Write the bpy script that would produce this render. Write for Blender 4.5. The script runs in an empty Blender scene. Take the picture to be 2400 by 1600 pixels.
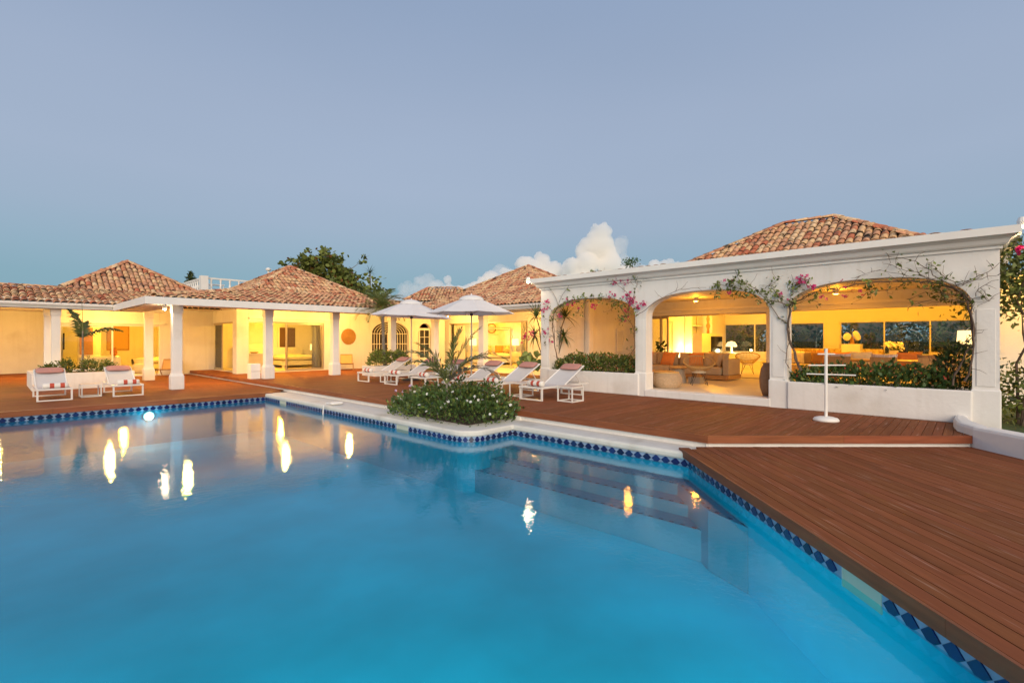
import bpy, bmesh, math, random
import numpy as np
from mathutils import Matrix, Vector
random.seed(7); rng = np.random.default_rng(7)
SC = bpy.context.scene; COL = SC.collection; R = math.radians

# ------------------------------------------------------------------ camera, sky, sun, exposure
# World axes: x runs along the bedroom wing, y along the arcade wing (away), z = 0 is the upper deck.
FX, FY = 0.7294, 0.6841                       # view direction in plan
F, CX, CY, H = 1150.0, 1200.0, 797.0, 1.45    # focal length in photo pixels, principal point, eye height
cam = bpy.data.cameras.new('camera'); co = bpy.data.objects.new('camera', cam); COL.objects.link(co)
cam.sensor_width = 36.0; cam.lens = F/2400*36; cam.shift_y = -3/2400; cam.clip_start = .05; cam.clip_end = 20000
co.location = (0, 0, H); co.rotation_euler = (R(90), 0, math.atan2(-FX, FY)); SC.camera = co
w = bpy.data.worlds.new('World'); SC.world = w; w.use_nodes = True
SUN_EL, SUN_AZ = 24, math.atan2(FY, FX) + math.pi + .12     # afterglow behind the photographer
def world():
    nt = w.node_tree; nt.nodes.clear(); N = nt.nodes.new; L = nt.links.new
    tc = N('ShaderNodeTexCoord'); sx = N('ShaderNodeSeparateXYZ'); L(tc.outputs['Generated'], sx.inputs[0])
    cr = N('ShaderNodeValToRGB'); L(sx.outputs['Z'], cr.inputs[0])
    e = cr.color_ramp.elements
    e[0].position = 0.0; e[0].color = (.185, .365, .465, 1)
    e[1].position = 1.0; e[1].color = (.20, .29, .50, 1)
    for p, c in ((.10, (.222, .385, .490)), (.21, (.322, .420, .555)), (.28, (.350, .434, .578)), (.40, (.338, .418, .568)), (.55, (.285, .370, .530))):
        k = e.new(p); k.color = (*c, 1)
    # faint large scale unevenness, as of thin high haze
    nz = N('ShaderNodeTexNoise'); nz.inputs['Scale'].default_value = 1.6; nz.inputs['Detail'].default_value = 2
    mp = N('ShaderNodeMapping'); mp.inputs['Scale'].default_value = (1, 1, 3); L(tc.outputs['Generated'], mp.inputs[0]); L(mp.outputs[0], nz.inputs[0])
    hs = N('ShaderNodeHueSaturation'); L(cr.outputs[0], hs.inputs['Color'])
    mr = N('ShaderNodeMapRange'); mr.inputs[3].default_value = .95; mr.inputs[4].default_value = 1.05; L(nz.outputs[0], mr.inputs[0]); L(mr.outputs[0], hs.inputs['Value'])
    sk = N('ShaderNodeTexSky'); sk.sky_type = 'NISHITA'; sk.sun_disc = False; sk.sun_elevation = R(3); sk.sun_rotation = math.pi/2 - SUN_AZ
    ms = N('ShaderNodeMixRGB'); ms.blend_type = 'ADD'; ms.inputs[0].default_value = 1
    sc = N('ShaderNodeMixRGB'); sc.blend_type = 'MULTIPLY'; sc.inputs[0].default_value = 1; sc.inputs[2].default_value = (.012, .012, .012, 1)
    L(sk.outputs[0], sc.inputs[1]); L(hs.outputs[0], ms.inputs[1]); L(sc.outputs[0], ms.inputs[2])
    bg = N('ShaderNodeBackground'); bg.inputs[1].default_value = 1.0; L(ms.outputs[0], bg.inputs[0])
    ou = N('ShaderNodeOutputWorld'); L(bg.outputs[0], ou.inputs[0])
world()
sl = bpy.data.lights.new('sun', 'SUN'); so = bpy.data.objects.new('sun', sl); COL.objects.link(so)
sl.energy = 3.3; sl.angle = R(50); sl.color = (1.0, .80, .58)
sd = Vector((math.cos(SUN_AZ)*math.cos(R(SUN_EL)), math.sin(SUN_AZ)*math.cos(R(SUN_EL)), math.sin(R(SUN_EL))))
so.rotation_euler = sd.to_track_quat('Z', 'Y').to_euler()
vs = SC.view_settings; vs.view_transform = 'Standard'; vs.look = 'None'; vs.exposure = 0.0; vs.gamma = 1.0
SC.render.engine = 'CYCLES'; cy = SC.cycles
cy.use_denoising = True; cy.max_bounces = 24; cy.diffuse_bounces = 4; cy.glossy_bounces = 4; cy.transmission_bounces = 6
cy.transparent_max_bounces = 24; cy.volume_bounces = 22; cy.sample_clamp_indirect = 6; cy.sample_clamp_direct = 0; cy.caustics_reflective = False; cy.caustics_refractive = False

# ------------------------------------------------------------------ helpers
def XY(X, D): return (FX*D + FY*X, FY*D - FX*X)           # camera-plan (right, ahead) -> world
def G(px, py, z=0.0):                                      # point of the plane z seen at a photo pixel
    D = (H-z)*F/(py-CY); return XY((px-CX)*D/F, D)
def ray(px): k = (px-CX)/F; return FX+FY*k, FY-FX*k
def onx(px, x): d = ray(px); return x/d[0]*d[1]            # y where the sight line meets the plane x
def ony(px, y): d = ray(px); return y/d[1]*d[0]
def zat(py, D): return H-(py-CY)*D/F
def dep(x, y): return FX*x+FY*y

class MB:
    def __init__(s): s.v = []; s.f = []
    def add(s, vs, fs):
        n = len(s.v); s.v += [tuple(p) for p in vs]; s.f += [tuple(i+n for i in f) for f in fs]; return s
    def box(s, x0, x1, y0, y1, z0, z1, M=None):
        v = [(x, y, z) for z in (z0, z1) for y in (y0, y1) for x in (x0, x1)]
        if M is not None: v = [M @ Vector(p) for p in v]
        return s.add(v, [(0,2,3,1), (4,5,7,6), (0,1,5,4), (2,6,7,3), (0,4,6,2), (1,3,7,5)])
    def prism(s, poly, z0, z1):
        n = len(poly); a = sum(poly[i][0]*poly[(i+1)%n][1]-poly[(i+1)%n][0]*poly[i][1] for i in range(n))
        if a < 0: poly = poly[::-1]
        v = [(*p, z0) for p in poly]+[(*p, z1) for p in poly]
        return s.add(v, [tuple(range(n-1, -1, -1)), tuple(range(n, 2*n))]+[(i, (i+1)%n, (i+1)%n+n, i+n) for i in range(n)])
    def tube(s, path, r, seg=6, r1=None, cap=True):
        P = [Vector(p) for p in path]; n = len(P); rings = []
        up = Vector((0, 0, 1))
        for i, p in enumerate(P):
            t = (P[min(i+1, n-1)]-P[max(i-1, 0)]).normalized()
            a = t.cross(up if abs(t.z) < .95 else Vector((1, 0, 0))).normalized(); b = t.cross(a)
            rr = r if r1 is None else r+(r1-r)*i/max(1, n-1)
            if isinstance(r, (list, tuple)): rr = r[i]
            rings.append([p+(a*math.cos(2*math.pi*k/seg)+b*math.sin(2*math.pi*k/seg))*rr for k in range(seg)])
        v = [q for g in rings for q in g]; f = []
        for i in range(n-1):
            for k in range(seg):
                f.append((i*seg+k, i*seg+(k+1)%seg, (i+1)*seg+(k+1)%seg, (i+1)*seg+k))
        if cap: f += [tuple(range(seg-1, -1, -1)), tuple((n-1)*seg+k for k in range(seg))]
        return s.add(v, f)
    def lathe(s, prof, c=(0, 0, 0), seg=16):
        v = [(c[0]+r*math.cos(2*math.pi*k/seg), c[1]+r*math.sin(2*math.pi*k/seg), c[2]+z) for r, z in prof for k in range(seg)]
        n = len(prof); f = [(i*seg+k, i*seg+(k+1)%seg, (i+1)*seg+(k+1)%seg, (i+1)*seg+k) for i in range(n-1) for k in range(seg)]
        f += [tuple(range(seg-1, -1, -1)), tuple((n-1)*seg+k for k in range(seg))]
        return s.add(v, f)
    def pad(s, c, size, M=None, n=4, pw=2.6):      # soft cushion: superellipsoid
        a, b, h = (q/2 for q in size); v = []; f = []; nu, nv = 4*n, 2*n
        g = lambda x, e: math.copysign(abs(x)**e, x)
        for j in range(nv+1):
            th = -math.pi/2+math.pi*j/nv
            for i in range(nu):
                ph = 2*math.pi*i/nu
                p = Vector((a*g(math.cos(th), .7)*g(math.cos(ph), 2/pw*.55), b*g(math.cos(th), .7)*g(math.sin(ph), 2/pw*.55), h*g(math.sin(th), .9)))
                v.append((M @ p if M is not None else p)+Vector(c))
        for j in range(nv):
            for i in range(nu): f.append((j*nu+i, j*nu+(i+1)%nu, (j+1)*nu+(i+1)%nu, (j+1)*nu+i))
        return s.add(v, f)
    def pillow(s, c, th, w, h, M=None, n=6):       # square scatter cushion, thin along x, pinched at the rim
        v = []; f = []; k = 2*n
        for sd in (1, -1):
            b0 = len(v)
            for i in range(k+1):
                for j in range(k+1):
                    a, b = -1+2*i/k, -1+2*j/k; bul = ((1-a**4)*(1-b**4))**.5; q = Vector((sd*th/2*bul, w/2*a*(1-.07*(1-b*b)), h/2*b*(1-.07*(1-a*a)))); v.append((M @ q if M is not None else q)+Vector(c))
            for i in range(k):
                for j in range(k):
                    q = (b0+i*(k+1)+j, b0+(i+1)*(k+1)+j, b0+(i+1)*(k+1)+j+1, b0+i*(k+1)+j+1); f.append(q if sd > 0 else q[::-1])
        return s.add(v, f)
    def build(s, name, mat, parent=None, smooth=False, bevel=0, kind=None, label=None):
        me = bpy.data.meshes.new(name); me.from_pydata(s.v, [], s.f); me.update()
        return link(name, me, mat, parent, smooth, bevel, kind, label)
def world_of(o):
    m = o.matrix_basis.copy()
    while o.parent is not None: m = o.parent.matrix_basis @ o.matrix_parent_inverse @ m; o = o.parent
    return m
def link(name, me, mat, parent=None, smooth=False, bevel=0, kind=None, label=None):
    if mat is not None and not me.materials: me.materials.append(mat)
    o = bpy.data.objects.new(name, me); COL.objects.link(o)
    if smooth: me.polygons.foreach_set('use_smooth', [True]*len(me.polygons))
    if parent is not None:
        o.parent = parent; o.matrix_parent_inverse = world_of(parent).inverted()
    if bevel:
        b = o.modifiers.new('edge', 'BEVEL'); b.width = bevel; b.segments = 2; b.limit_method = 'ANGLE'; b.angle_limit = R(40)
    if kind: o['kind'] = kind
    if label: o['label'] = label
    return o
def npmesh(name, V, Q):
    me = bpy.data.meshes.new(name); V = np.asarray(V, np.float32); Q = np.asarray(Q, np.int32); k = Q.shape[1]
    me.vertices.add(len(V)); me.vertices.foreach_set('co', V.ravel())
    me.loops.add(Q.size); me.loops.foreach_set('vertex_index', Q.ravel())
    me.polygons.add(len(Q)); me.polygons.foreach_set('loop_start', np.arange(0, Q.size, k, dtype=np.int32))
    me.update(calc_edges=True); return me
def thing(name, label, cat, loc=(0, 0, 0), rz=0.0, group=None):
    o = bpy.data.objects.new(name, None); COL.objects.link(o); o.empty_display_size = .1
    o.location = loc; o.rotation_euler = (0, 0, rz); return tag(o, label, cat, group)
def tag(o, label, cat, group=None):
    o['label'] = label; o['category'] = cat
    if group: o['group'] = group
    return o
def copy_tree(o, parent=None):
    c = o.copy(); COL.objects.link(c)
    if parent is not None: c.parent = parent
    for ch in list(o.children): copy_tree(ch, c)
    return c
def put(o, x, y, z=0.0, rz=0.0, label=None, group=None):
    o.location = (x, y, z); o.rotation_euler = (0, 0, rz)
    if label: o['label'] = label
    if group: o['group'] = group
    return o

# ------------------------------------------------------------------ materials
def mat(name, col, rough=.6, var=.0, scale=3.0, bump=0.0, bscale=40.0, metal=0.0, spec=.5, emit=None, estr=0.0, rnd=0.0, stretch=None, dirt=None, wave=0, trans=0.0, coat=0.0):
    m = bpy.data.materials.new(name); m.use_nodes = True; nt = m.node_tree; N = nt.nodes.new; L = nt.links.new
    p = nt.nodes['Principled BSDF']; p.inputs['Roughness'].default_value = rough; p.inputs['Metallic'].default_value = metal
    p.inputs['Specular IOR Level'].default_value = spec; p.inputs['Coat Weight'].default_value = coat
    p.inputs['Base Color'].default_value = (*col, 1)
    tc = N('ShaderNodeTexCoord'); mp = N('ShaderNodeMapping'); L(tc.outputs['Object'], mp.inputs[0])
    if stretch: mp.inputs['Scale'].default_value = stretch
    src = None
    if var or rnd or dirt:
        rgb = N('ShaderNodeRGB'); rgb.outputs[0].default_value = (*col, 1); src = rgb.outputs[0]
    if dirt:
        dcol, dscale, dlo, dhi = dirt
        n2 = N('ShaderNodeTexNoise'); n2.inputs['Scale'].default_value = dscale; n2.inputs['Detail'].default_value = 5; L(mp.outputs[0], n2.inputs[0])
        r2 = N('ShaderNodeMapRange'); r2.inputs[1].default_value = dlo; r2.inputs[2].default_value = dhi; L(n2.outputs[0], r2.inputs[0])
        mx = N('ShaderNodeMixRGB'); L(r2.outputs[0], mx.inputs[0]); L(src, mx.inputs[1]); mx.inputs[2].default_value = (*dcol, 1); src = mx.outputs[0]
    if var or rnd:
        hs = N('ShaderNodeHueSaturation'); L(src, hs.inputs['Color']); src = hs.outputs[0]; val = None
        if var:
            nz = N('ShaderNodeTexNoise'); nz.inputs['Scale'].default_value = scale; nz.inputs['Detail'].default_value = 4; L(mp.outputs[0], nz.inputs[0])
            mr = N('ShaderNodeMapRange'); mr.inputs[1].default_value = .3; mr.inputs[2].default_value = .7; mr.inputs[3].default_value = 1-var; mr.inputs[4].default_value = 1+var; L(nz.outputs[0], mr.inputs[0]); val = mr.outputs[0]
        if rnd:
            oi = N('ShaderNodeObjectInfo'); ge = N('ShaderNodeNewGeometry'); ad = N('ShaderNodeMath'); ad.operation = 'ADD'; L(oi.outputs['Random'], ad.inputs[0]); L(ge.outputs['Random Per Island'], ad.inputs[1])
            fr = N('ShaderNodeMath'); fr.operation = 'FRACT'; L(ad.outputs[0], fr.inputs[0])
            m2 = N('ShaderNodeMapRange'); m2.inputs[3].default_value = 1-rnd; m2.inputs[4].default_value = 1+rnd; L(fr.outputs[0], m2.inputs[0])
            if val is not None:
                mm = N('ShaderNodeMath'); mm.operation = 'MULTIPLY'; L(val, mm.inputs[0]); L(m2.outputs[0], mm.inputs[1]); val = mm.outputs[0]
            else: val = m2.outputs[0]
            h2 = N('ShaderNodeMapRange'); h2.inputs[3].default_value = .5-rnd*.03; h2.inputs[4].default_value = .5+rnd*.03; L(oi.outputs['Random'], h2.inputs[0]); L(h2.outputs[0], hs.inputs['Hue'])
        L(val, hs.inputs['Value'])
    if src is not None: L(src, p.inputs['Base Color'])
    if bump:
        nb = N('ShaderNodeTexNoise'); nb.inputs['Scale'].default_value = bscale; nb.inputs['Detail'].default_value = 4; L(mp.outputs[0], nb.inputs[0])
        bp = N('ShaderNodeBump'); bp.inputs['Strength'].default_value = bump; bp.inputs['Distance'].default_value = .02; L(nb.outputs[0], bp.inputs['Height']); L(bp.outputs[0], p.inputs['Normal'])
    if emit: p.inputs['Emission Color'].default_value = (*emit, 1); p.inputs['Emission Strength'].default_value = estr
    if trans:
        tr = N('ShaderNodeBsdfTranslucent'); mx = N('ShaderNodeMixShader'); mx.inputs[0].default_value = trans
        if src is not None: L(src, tr.inputs[0])
        else: tr.inputs[0].default_value = (*col, 1)
        out = nt.nodes['Material Output']; L(p.outputs[0], mx.inputs[1]); L(tr.outputs[0], mx.inputs[2]); L(mx.outputs[0], out.inputs[0])
    return m
def glassy(name, tint, ior, rough, bump=None, gl=(1, 1, 1)):
    m = bpy.data.materials.new(name); m.use_nodes = True; nt = m.node_tree; nt.nodes.clear(); N = nt.nodes.new; L = nt.links.new
    tr = N('ShaderNodeBsdfTransparent'); tr.inputs[0].default_value = (*tint, 1)
    go = N('ShaderNodeBsdfGlossy'); go.inputs['Roughness'].default_value = rough; go.inputs[0].default_value = (*gl, 1)
    fr = N('ShaderNodeFresnel'); fr.inputs[0].default_value = ior; mx = N('ShaderNodeMixShader'); ou = N('ShaderNodeOutputMaterial')
    L(fr.outputs[0], mx.inputs[0]); L(tr.outputs[0], mx.inputs[1]); L(go.outputs[0], mx.inputs[2]); L(mx.outputs[0], ou.inputs[0])
    if bump:
        tc = N('ShaderNodeTexCoord'); prev = None
        for sc, st, di, dt in bump:
            nz = N('ShaderNodeTexNoise'); nz.inputs['Scale'].default_value = sc; nz.inputs['Detail'].default_value = dt; L(tc.outputs['Object'], nz.inputs[0])
            bp = N('ShaderNodeBump'); bp.inputs['Strength'].default_value = st; bp.inputs['Distance'].default_value = di; L(nz.outputs[0], bp.inputs['Height'])
            if prev: L(prev.outputs[0], bp.inputs['Normal'])
            prev = bp
        L(prev.outputs[0], go.inputs['Normal']); L(prev.outputs[0], fr.inputs['Normal'])
    return m
def tile_mat():
    m = bpy.data.materials.new('terracotta'); m.use_nodes = True; nt = m.node_tree; N = nt.nodes.new; L = nt.links.new; p = nt.nodes['Principled BSDF']; p.inputs['Roughness'].default_value = .85
    oi = N('ShaderNodeObjectInfo'); ge = N('ShaderNodeNewGeometry'); ad = N('ShaderNodeMath'); ad.operation = 'ADD'; L(oi.outputs['Random'], ad.inputs[0]); L(ge.outputs['Random Per Island'], ad.inputs[1])
    fr = N('ShaderNodeMath'); fr.operation = 'FRACT'; L(ad.outputs[0], fr.inputs[0])
    cr = N('ShaderNodeValToRGB'); cr.color_ramp.interpolation = 'CONSTANT'; L(fr.outputs[0], cr.inputs[0]); e = cr.color_ramp.elements
    cols = [(.60,.33,.18), (.52,.24,.13), (.66,.43,.23), (.46,.17,.09), (.60,.35,.21), (.70,.50,.30), (.55,.28,.16), (.64,.39,.20), (.44,.12,.06), (.58,.32,.19), (.68,.46,.25), (.50,.25,.15)]
    cols = [tuple(.88*v+.12*m_ for v, m_ in zip(c, (.58, .34, .19))) for c in cols]
    e[0].position = 0; e[0].color = (*cols[0], 1); e[1].position = 1/len(cols); e[1].color = (*cols[1], 1)
    for i, c in enumerate(cols[2:], 2): k = e.new(i/len(cols)); k.color = (*c, 1)
    tc = N('ShaderNodeTexCoord'); vr = N('ShaderNodeNewGeometry')
    nz = N('ShaderNodeTexNoise'); nz.inputs['Scale'].default_value = 3.4; nz.inputs['Detail'].default_value = 6; nz.inputs['Roughness'].default_value = .65; L(vr.outputs['Position'], nz.inputs[0])
    mr = N('ShaderNodeMapRange'); mr.inputs[1].default_value = .555; mr.inputs[2].default_value = .64; L(nz.outputs[0], mr.inputs[0])
    mx = N('ShaderNodeMixRGB'); mx.inputs[2].default_value = (.055, .045, .038, 1); L(mr.outputs[0], mx.inputs[0]); L(cr.outputs[0], mx.inputs[1])
    n2 = N('ShaderNodeTexNoise'); n2.inputs['Scale'].default_value = 14; n2.inputs['Detail'].default_value = 4; L(vr.outputs['Position'], n2.inputs[0])
    m2 = N('ShaderNodeMapRange'); m2.inputs[1].default_value = .3; m2.inputs[2].default_value = .7; m2.inputs[3].default_value = .72; m2.inputs[4].default_value = 1.2; L(n2.outputs[0], m2.inputs[0])
    hs = N('ShaderNodeHueSaturation'); L(mx.outputs[0], hs.inputs['Color']); L(m2.outputs[0], hs.inputs['Value']); L(hs.outputs[0], p.inputs['Base Color'])
    return m
M = {}
M['plaster'] = mat('white_plaster', (.74, .725, .70), .8, var=.05, scale=1.3, bump=.25, bscale=14, dirt=((.60, .57, .52), .9, .58, .78))
def streaks(m, amt, col):
    nt = m.node_tree; N = nt.nodes.new; L = nt.links.new; p = nt.nodes['Principled BSDF']; src = p.inputs['Base Color'].links[0].from_socket
    tc = N('ShaderNodeTexCoord'); mp = N('ShaderNodeMapping'); mp.inputs['Scale'].default_value = (3.2, 3.2, .22); L(tc.outputs['Object'], mp.inputs[0])
    nz = N('ShaderNodeTexNoise'); nz.inputs['Scale'].default_value = 2.0; nz.inputs['Detail'].default_value = 6; L(mp.outputs[0], nz.inputs[0])
    mr = N('ShaderNodeMapRange'); mr.inputs[1].default_value = .52; mr.inputs[2].default_value = .80; mr.inputs[4].default_value = amt; L(nz.outputs[0], mr.inputs[0])
    mx = N('ShaderNodeMixRGB'); mx.inputs[2].default_value = (*col, 1); L(mr.outputs[0], mx.inputs[0]); L(src, mx.inputs[1]); L(mx.outputs[0], p.inputs['Base Color'])
streaks(M['plaster'], .28, (.52, .48, .42))
M['inner'] = mat('room_paint', (.80, .77, .68), .8, var=.02)
M['trim'] = mat('trim_paint', (.78, .76, .72), .6, var=.04, scale=2)
M['floor'] = mat('cream_floor', (.62, .55, .44), .45, var=.05, scale=2)
M['deck'] = mat('red_brown_decking', (.222, .078, .034), .68, var=.13, scale=1.0, bump=.15, bscale=3, rnd=.13, spec=.06, stretch=(1.2, 22, 22), dirt=((.36, .215, .155), 1.6, .60, .76))
M['fascia'] = mat('deck_fascia', (.24, .075, .03), .55, var=.2, spec=.3, scale=1.0, stretch=(2, 2, 20), rnd=.15)
M['under'] = mat('deck_underside', (.03, .018, .012), .9)
M['coping'] = mat('pool_coping', (.66, .64, .58), .7, var=.06, scale=2.5, bump=.2, bscale=20, dirt=((.50, .47, .40), 1.6, .58, .75))
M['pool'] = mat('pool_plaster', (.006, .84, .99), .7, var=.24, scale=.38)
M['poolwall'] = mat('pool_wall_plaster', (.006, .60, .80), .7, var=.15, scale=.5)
M['step'] = mat('pool_step', (.05, .42, .56), .7, var=.05, scale=1)
M['tile_dark'] = mat('cobalt_tile', (.008, .016, .10), .15, var=.3, scale=9, rnd=.5, coat=.5)
M['tile_light'] = mat('pale_blue_tile', (.26, .36, .52), .25, var=.15, scale=6)
M['grout'] = mat('tile_grout', (.55, .55, .50), .7)
M['water'] = glassy('pool_water', (.30, .90, .95), 1.33, .012, bump=((1.0, .08, .05, 2), (5, .06, .02, 2), (15, .16, .008, 2), (34, .12, .004, 2)))
M['glass'] = glassy('window_glass', (.93, .94, .92), 1.45, .0)
M['tile'] = tile_mat()
M['roofbed'] = mat('roof_bed', (.10, .06, .045), .95)
M['mortar'] = mat('ridge_mortar', (.36, .27, .21), .9, var=.2, scale=5)
M['alu'] = mat('white_aluminium', (.74, .73, .70), .35, var=.02)
M['alug'] = mat('bronze_aluminium', (.42, .36, .28), .35, metal=.3)
M['dark'] = mat('black_plastic', (.02, .02, .02), .5)
M['soil'] = mat('soil', (.06, .042, .03), .95, var=.4, scale=12, bump=.6, bscale=30)
M['lawn'] = mat('grass_ground', (.045, .075, .02), .95, var=.4, scale=6, bump=.5, bscale=60)

# ------------------------------------------------------------------ ground, pool, decks
ZL, ZW, ZC = -.17, -.40, -.20          # lower deck, water, coping top
def P2(X, D): return XY(X, D)
XE = 2.58                              # the lower right deck edge, metres right of the camera
pool = [(-9, 15.95), (5.86, 15.95), (5.86, 7.0)]
for k in range(1, 7):
    a = R(90)*k/6; pool.append((5.86+.42*(1-math.cos(a)), 7.0-.42*math.sin(a)))
pool += [(7.03, 6.58), (7.03, 3.16)]
D0 = dep(7.03, 3.16)
pool += [XY(XE+.0, D0-.12), XY(XE+.0, .9), XY(-14, .9)]
g = MB()
bx = (-14.5, 8.6, -8.5, 17.5); big = 900
for x0, x1, y0, y1 in ((-big, big, bx[3], big), (-big, big, -big, bx[2]), (-big, bx[0], bx[2], bx[3]), (bx[1], big, bx[2], bx[3])):
    g.box(x0, x1, y0, y1, -1.0, -.52)
g.build('ground', M['lawn'], kind='structure')
# pool shell
ZB = -1.32
pr = bpy.data.objects.new('swimming_pool', None); COL.objects.link(pr); pr['kind'] = 'structure'; pr.location = (0, 10, ZB)
n = len(pool)
m = MB(); m.add([(*p, ZB) for p in pool], [tuple(range(n))]); m.build('pool_floor', M['pool'], pr)
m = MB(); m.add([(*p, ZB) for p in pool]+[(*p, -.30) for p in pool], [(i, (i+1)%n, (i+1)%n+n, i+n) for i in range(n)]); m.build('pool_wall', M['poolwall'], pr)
w_ = MB(); w_.add([(*p, ZW) for p in pool], [tuple(range(n-1, -1, -1))]); wo = w_.build('water', M['water'], kind='structure')
# waterline tile band: pale backing with grout, dark lozenges each a piece
def inset(p, q, d):                      # move segment d into the pool (pool polygon is clockwise seen from above)
    t = Vector((q[0]-p[0], q[1]-p[1])).normalized(); nn = Vector((t.y, -t.x))
    return nn*d
LOZ = {}
def lozenge(w2, h2):
    k = (round(w2, 4), h2)
    if k not in LOZ:
        t = .006
        v = [(0, .103), (w2, .034), (w2*.34, -.006), (-w2*.34, -.006), (-w2, .034)]
        bk = [(x, 0, z) for x, z in v]; f_ = [(x*.92, -t, (z-.04)*.92+.04) for x, z in v]
        mb = MB().add(bk+f_, [(9, 8, 7, 6, 5)]+[(i, (i+1) % 5, (i+1) % 5+5, i+5) for i in range(5)])
        me = bpy.data.meshes.new('tile'); me.from_pydata(mb.v, [], mb.f); me.materials.append(M['tile_dark']); LOZ[k] = me
    return LOZ[k]
skim = [(5.86, 14.55, .42), (5.86, 8.62, .48)]
skd = XY(XE+.0, 4.25)
band = MB(); gr = MB()
segs = [(pool[i], pool[i+1]) for i in range(n-3)]+[(pool[n-3], pool[n-2])]
def skimmers():
    out = [Vector((5.86, 14.62)), Vector((5.86, 8.60)), Vector(XY(XE+.0, 3.62))]
    return out
SK = skimmers()
for p, q in segs:
    pv, qv = Vector(p), Vector(q); Ls = (qv-pv).length; t = (qv-pv)/Ls; nn = inset(p, q, 1.0)
    a, b = pv+nn*.004, qv+nn*.004; zt, zb = ZW+.105, ZW-.02
    band.add([(*a, zb), (*b, zb), (*b, zt), (*a, zt)], [(0, 1, 2, 3)])
    if Ls < .1: continue
    k = max(1, round(Ls/.155)); wd = Ls/k
    for i in range(k):
        c = pv+t*(i+.5)*wd+nn*.006
        if c.x < -3.2 or (c-Vector(p)).length > 7 and dep(*c) < 1.6: continue
        if any((c-s).length < .27 for s in SK): continue
        o = bpy.data.objects.new('tile', lozenge(wd*.485, .098)); COL.objects.link(o); o.parent = pr
        o.matrix_parent_inverse = Matrix.Translation(pr.location).inverted()
        o.location = (c.x, c.y, ZW-.002); o.rotation_euler = (0, 0, math.atan2(-t.y, -t.x) if nn.dot(Vector((-t.y, t.x))) > 0 else math.atan2(t.y, t.x))
band.build('tile_backing', M['tile_light'], pr)
for s in SK:
    # skimmer mouth: white frame, set 8 mm proud of the band
    e = min(segs, key=lambda sg: abs((s-Vector(sg[0])).cross((Vector(sg[1])-Vector(sg[0])).normalized())) if -.01 < (s-Vector(sg[0])).dot((Vector(sg[1])-Vector(sg[0])).normalized()) < (Vector(sg[1])-Vector(sg[0])).length else 9)
    t = (Vector(e[1])-Vector(e[0])).normalized(); nn = inset(e[0], e[1], 1)
    Mx = Matrix(((t.x, nn.x, 0, s.x), (t.y, nn.y, 0, s.y), (0, 0, 1, 0), (0, 0, 0, 1)))
    mb = MB()
    mb.box(-.205, .205, 0, .010, ZW+.07, ZW+.09, Mx); mb.box(-.205, -.185, 0, .010, ZW-.06, ZW+.07, Mx); mb.box(.185, .205, 0, .010, ZW-.06, ZW+.07, Mx)
    mb.box(-.185, .185, 0, .006, ZW-.06, ZW+.07, Mx)
    mb.build('skimmer_mouth', mat('skimmer_plastic', (.50, .54, .44), .5), pr)
# submerged steps in the right corner and the bench along the deck
for i, (x0, zt) in enumerate(((6.72, -.60), (6.41, -.76), (6.08, -.92))):
    lo = lambda x: 3.18+(x-7.03)*(FY/FX)-.05
    m = MB(); m.prism([(x0, lo(x0)), (7.02, lo(7.02)), (7.02, 6.575), (x0, 6.575)] if x0 > 6.25 else [(x0, lo(x0)), (7.02, lo(7.02)), (7.02, 6.575), (6.3, 6.575), (x0, 6.64)], ZB+.002, zt-.001*i)
    st = m.build('pool_step', M['step'], pr)
    d = MB(); y = lo(x0)+.3
    while y < 6.45: d.box(x0+.01, x0+.05, y, y+.06, zt-.001*i-.001, zt-.001*i+.003); y += .15
    d.build('edge_mosaic', M['tile_dark'], st, kind='stuff')
m = MB()
b0 = [XY(XE-.005, D0-.2), XY(XE-.005, 5.35), XY(XE-.22, 5.9), XY(XE-.22, D0-.3)]
m.prism(b0, ZB+.004, -.595); st = m.build('pool_bench', M['step'], pr)
d = MB()
for p, q in ((b0[3], b0[2]), (b0[2], b0[1])):
    L_ = (Vector(q)-Vector(p)).length; k = int(L_/.16)
    for i in range(k):
        c = Vector(p)+(Vector(q)-Vector(p))*(i+.5)/k; tt = (Vector(q)-Vector(p)).normalized(); nn = Vector((-tt.y, tt.x))
        if (Vector(b0[0])-c).dot(nn) < 0: nn = -nn
        c += nn*.04; Mx = Matrix(((tt.x, -tt.y, 0, c.x), (tt.y, tt.x, 0, c.y), (0, 0, 1, 0), (0, 0, 0, 1)))
        d.box(-.03, .03, -.018, .018, -.596, -.592, Mx)
d.build('edge_mosaic', M['tile_dark'], st, kind='stuff')
# coping: a bullnosed slab following the pool edge
def coping():
    inner = [(6.35, 16.0), (5.83, 16.0), (5.83, 7.0)]+[(5.83+.45*(1-math.cos(R(90)*k/8)), 7.0-.45*math.sin(R(90)*k/8)) for k in range(1, 9)]+[(7.0, 6.55), (7.0, 3.02), (7.25, 2.9)]
    outer = [(6.35, 16.6), (6.62, 16.4), (6.62, 10.4)]+[(6.62, 9.6)]*1+[(8.3, 9.6), (8.3, 7.3), (7.62, 7.3), (7.62, 2.9)]
    mb = MB(); mb.prism(inner[1:]+[(7.62, 2.9), (7.62, 7.3), (8.3, 7.3), (8.3, 9.9), (6.66, 9.9), (6.66, 16.0)], -.315, ZC)
    o = mb.build('coping', M['coping'], pr, bevel=.035)
    return o
coping()
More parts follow.
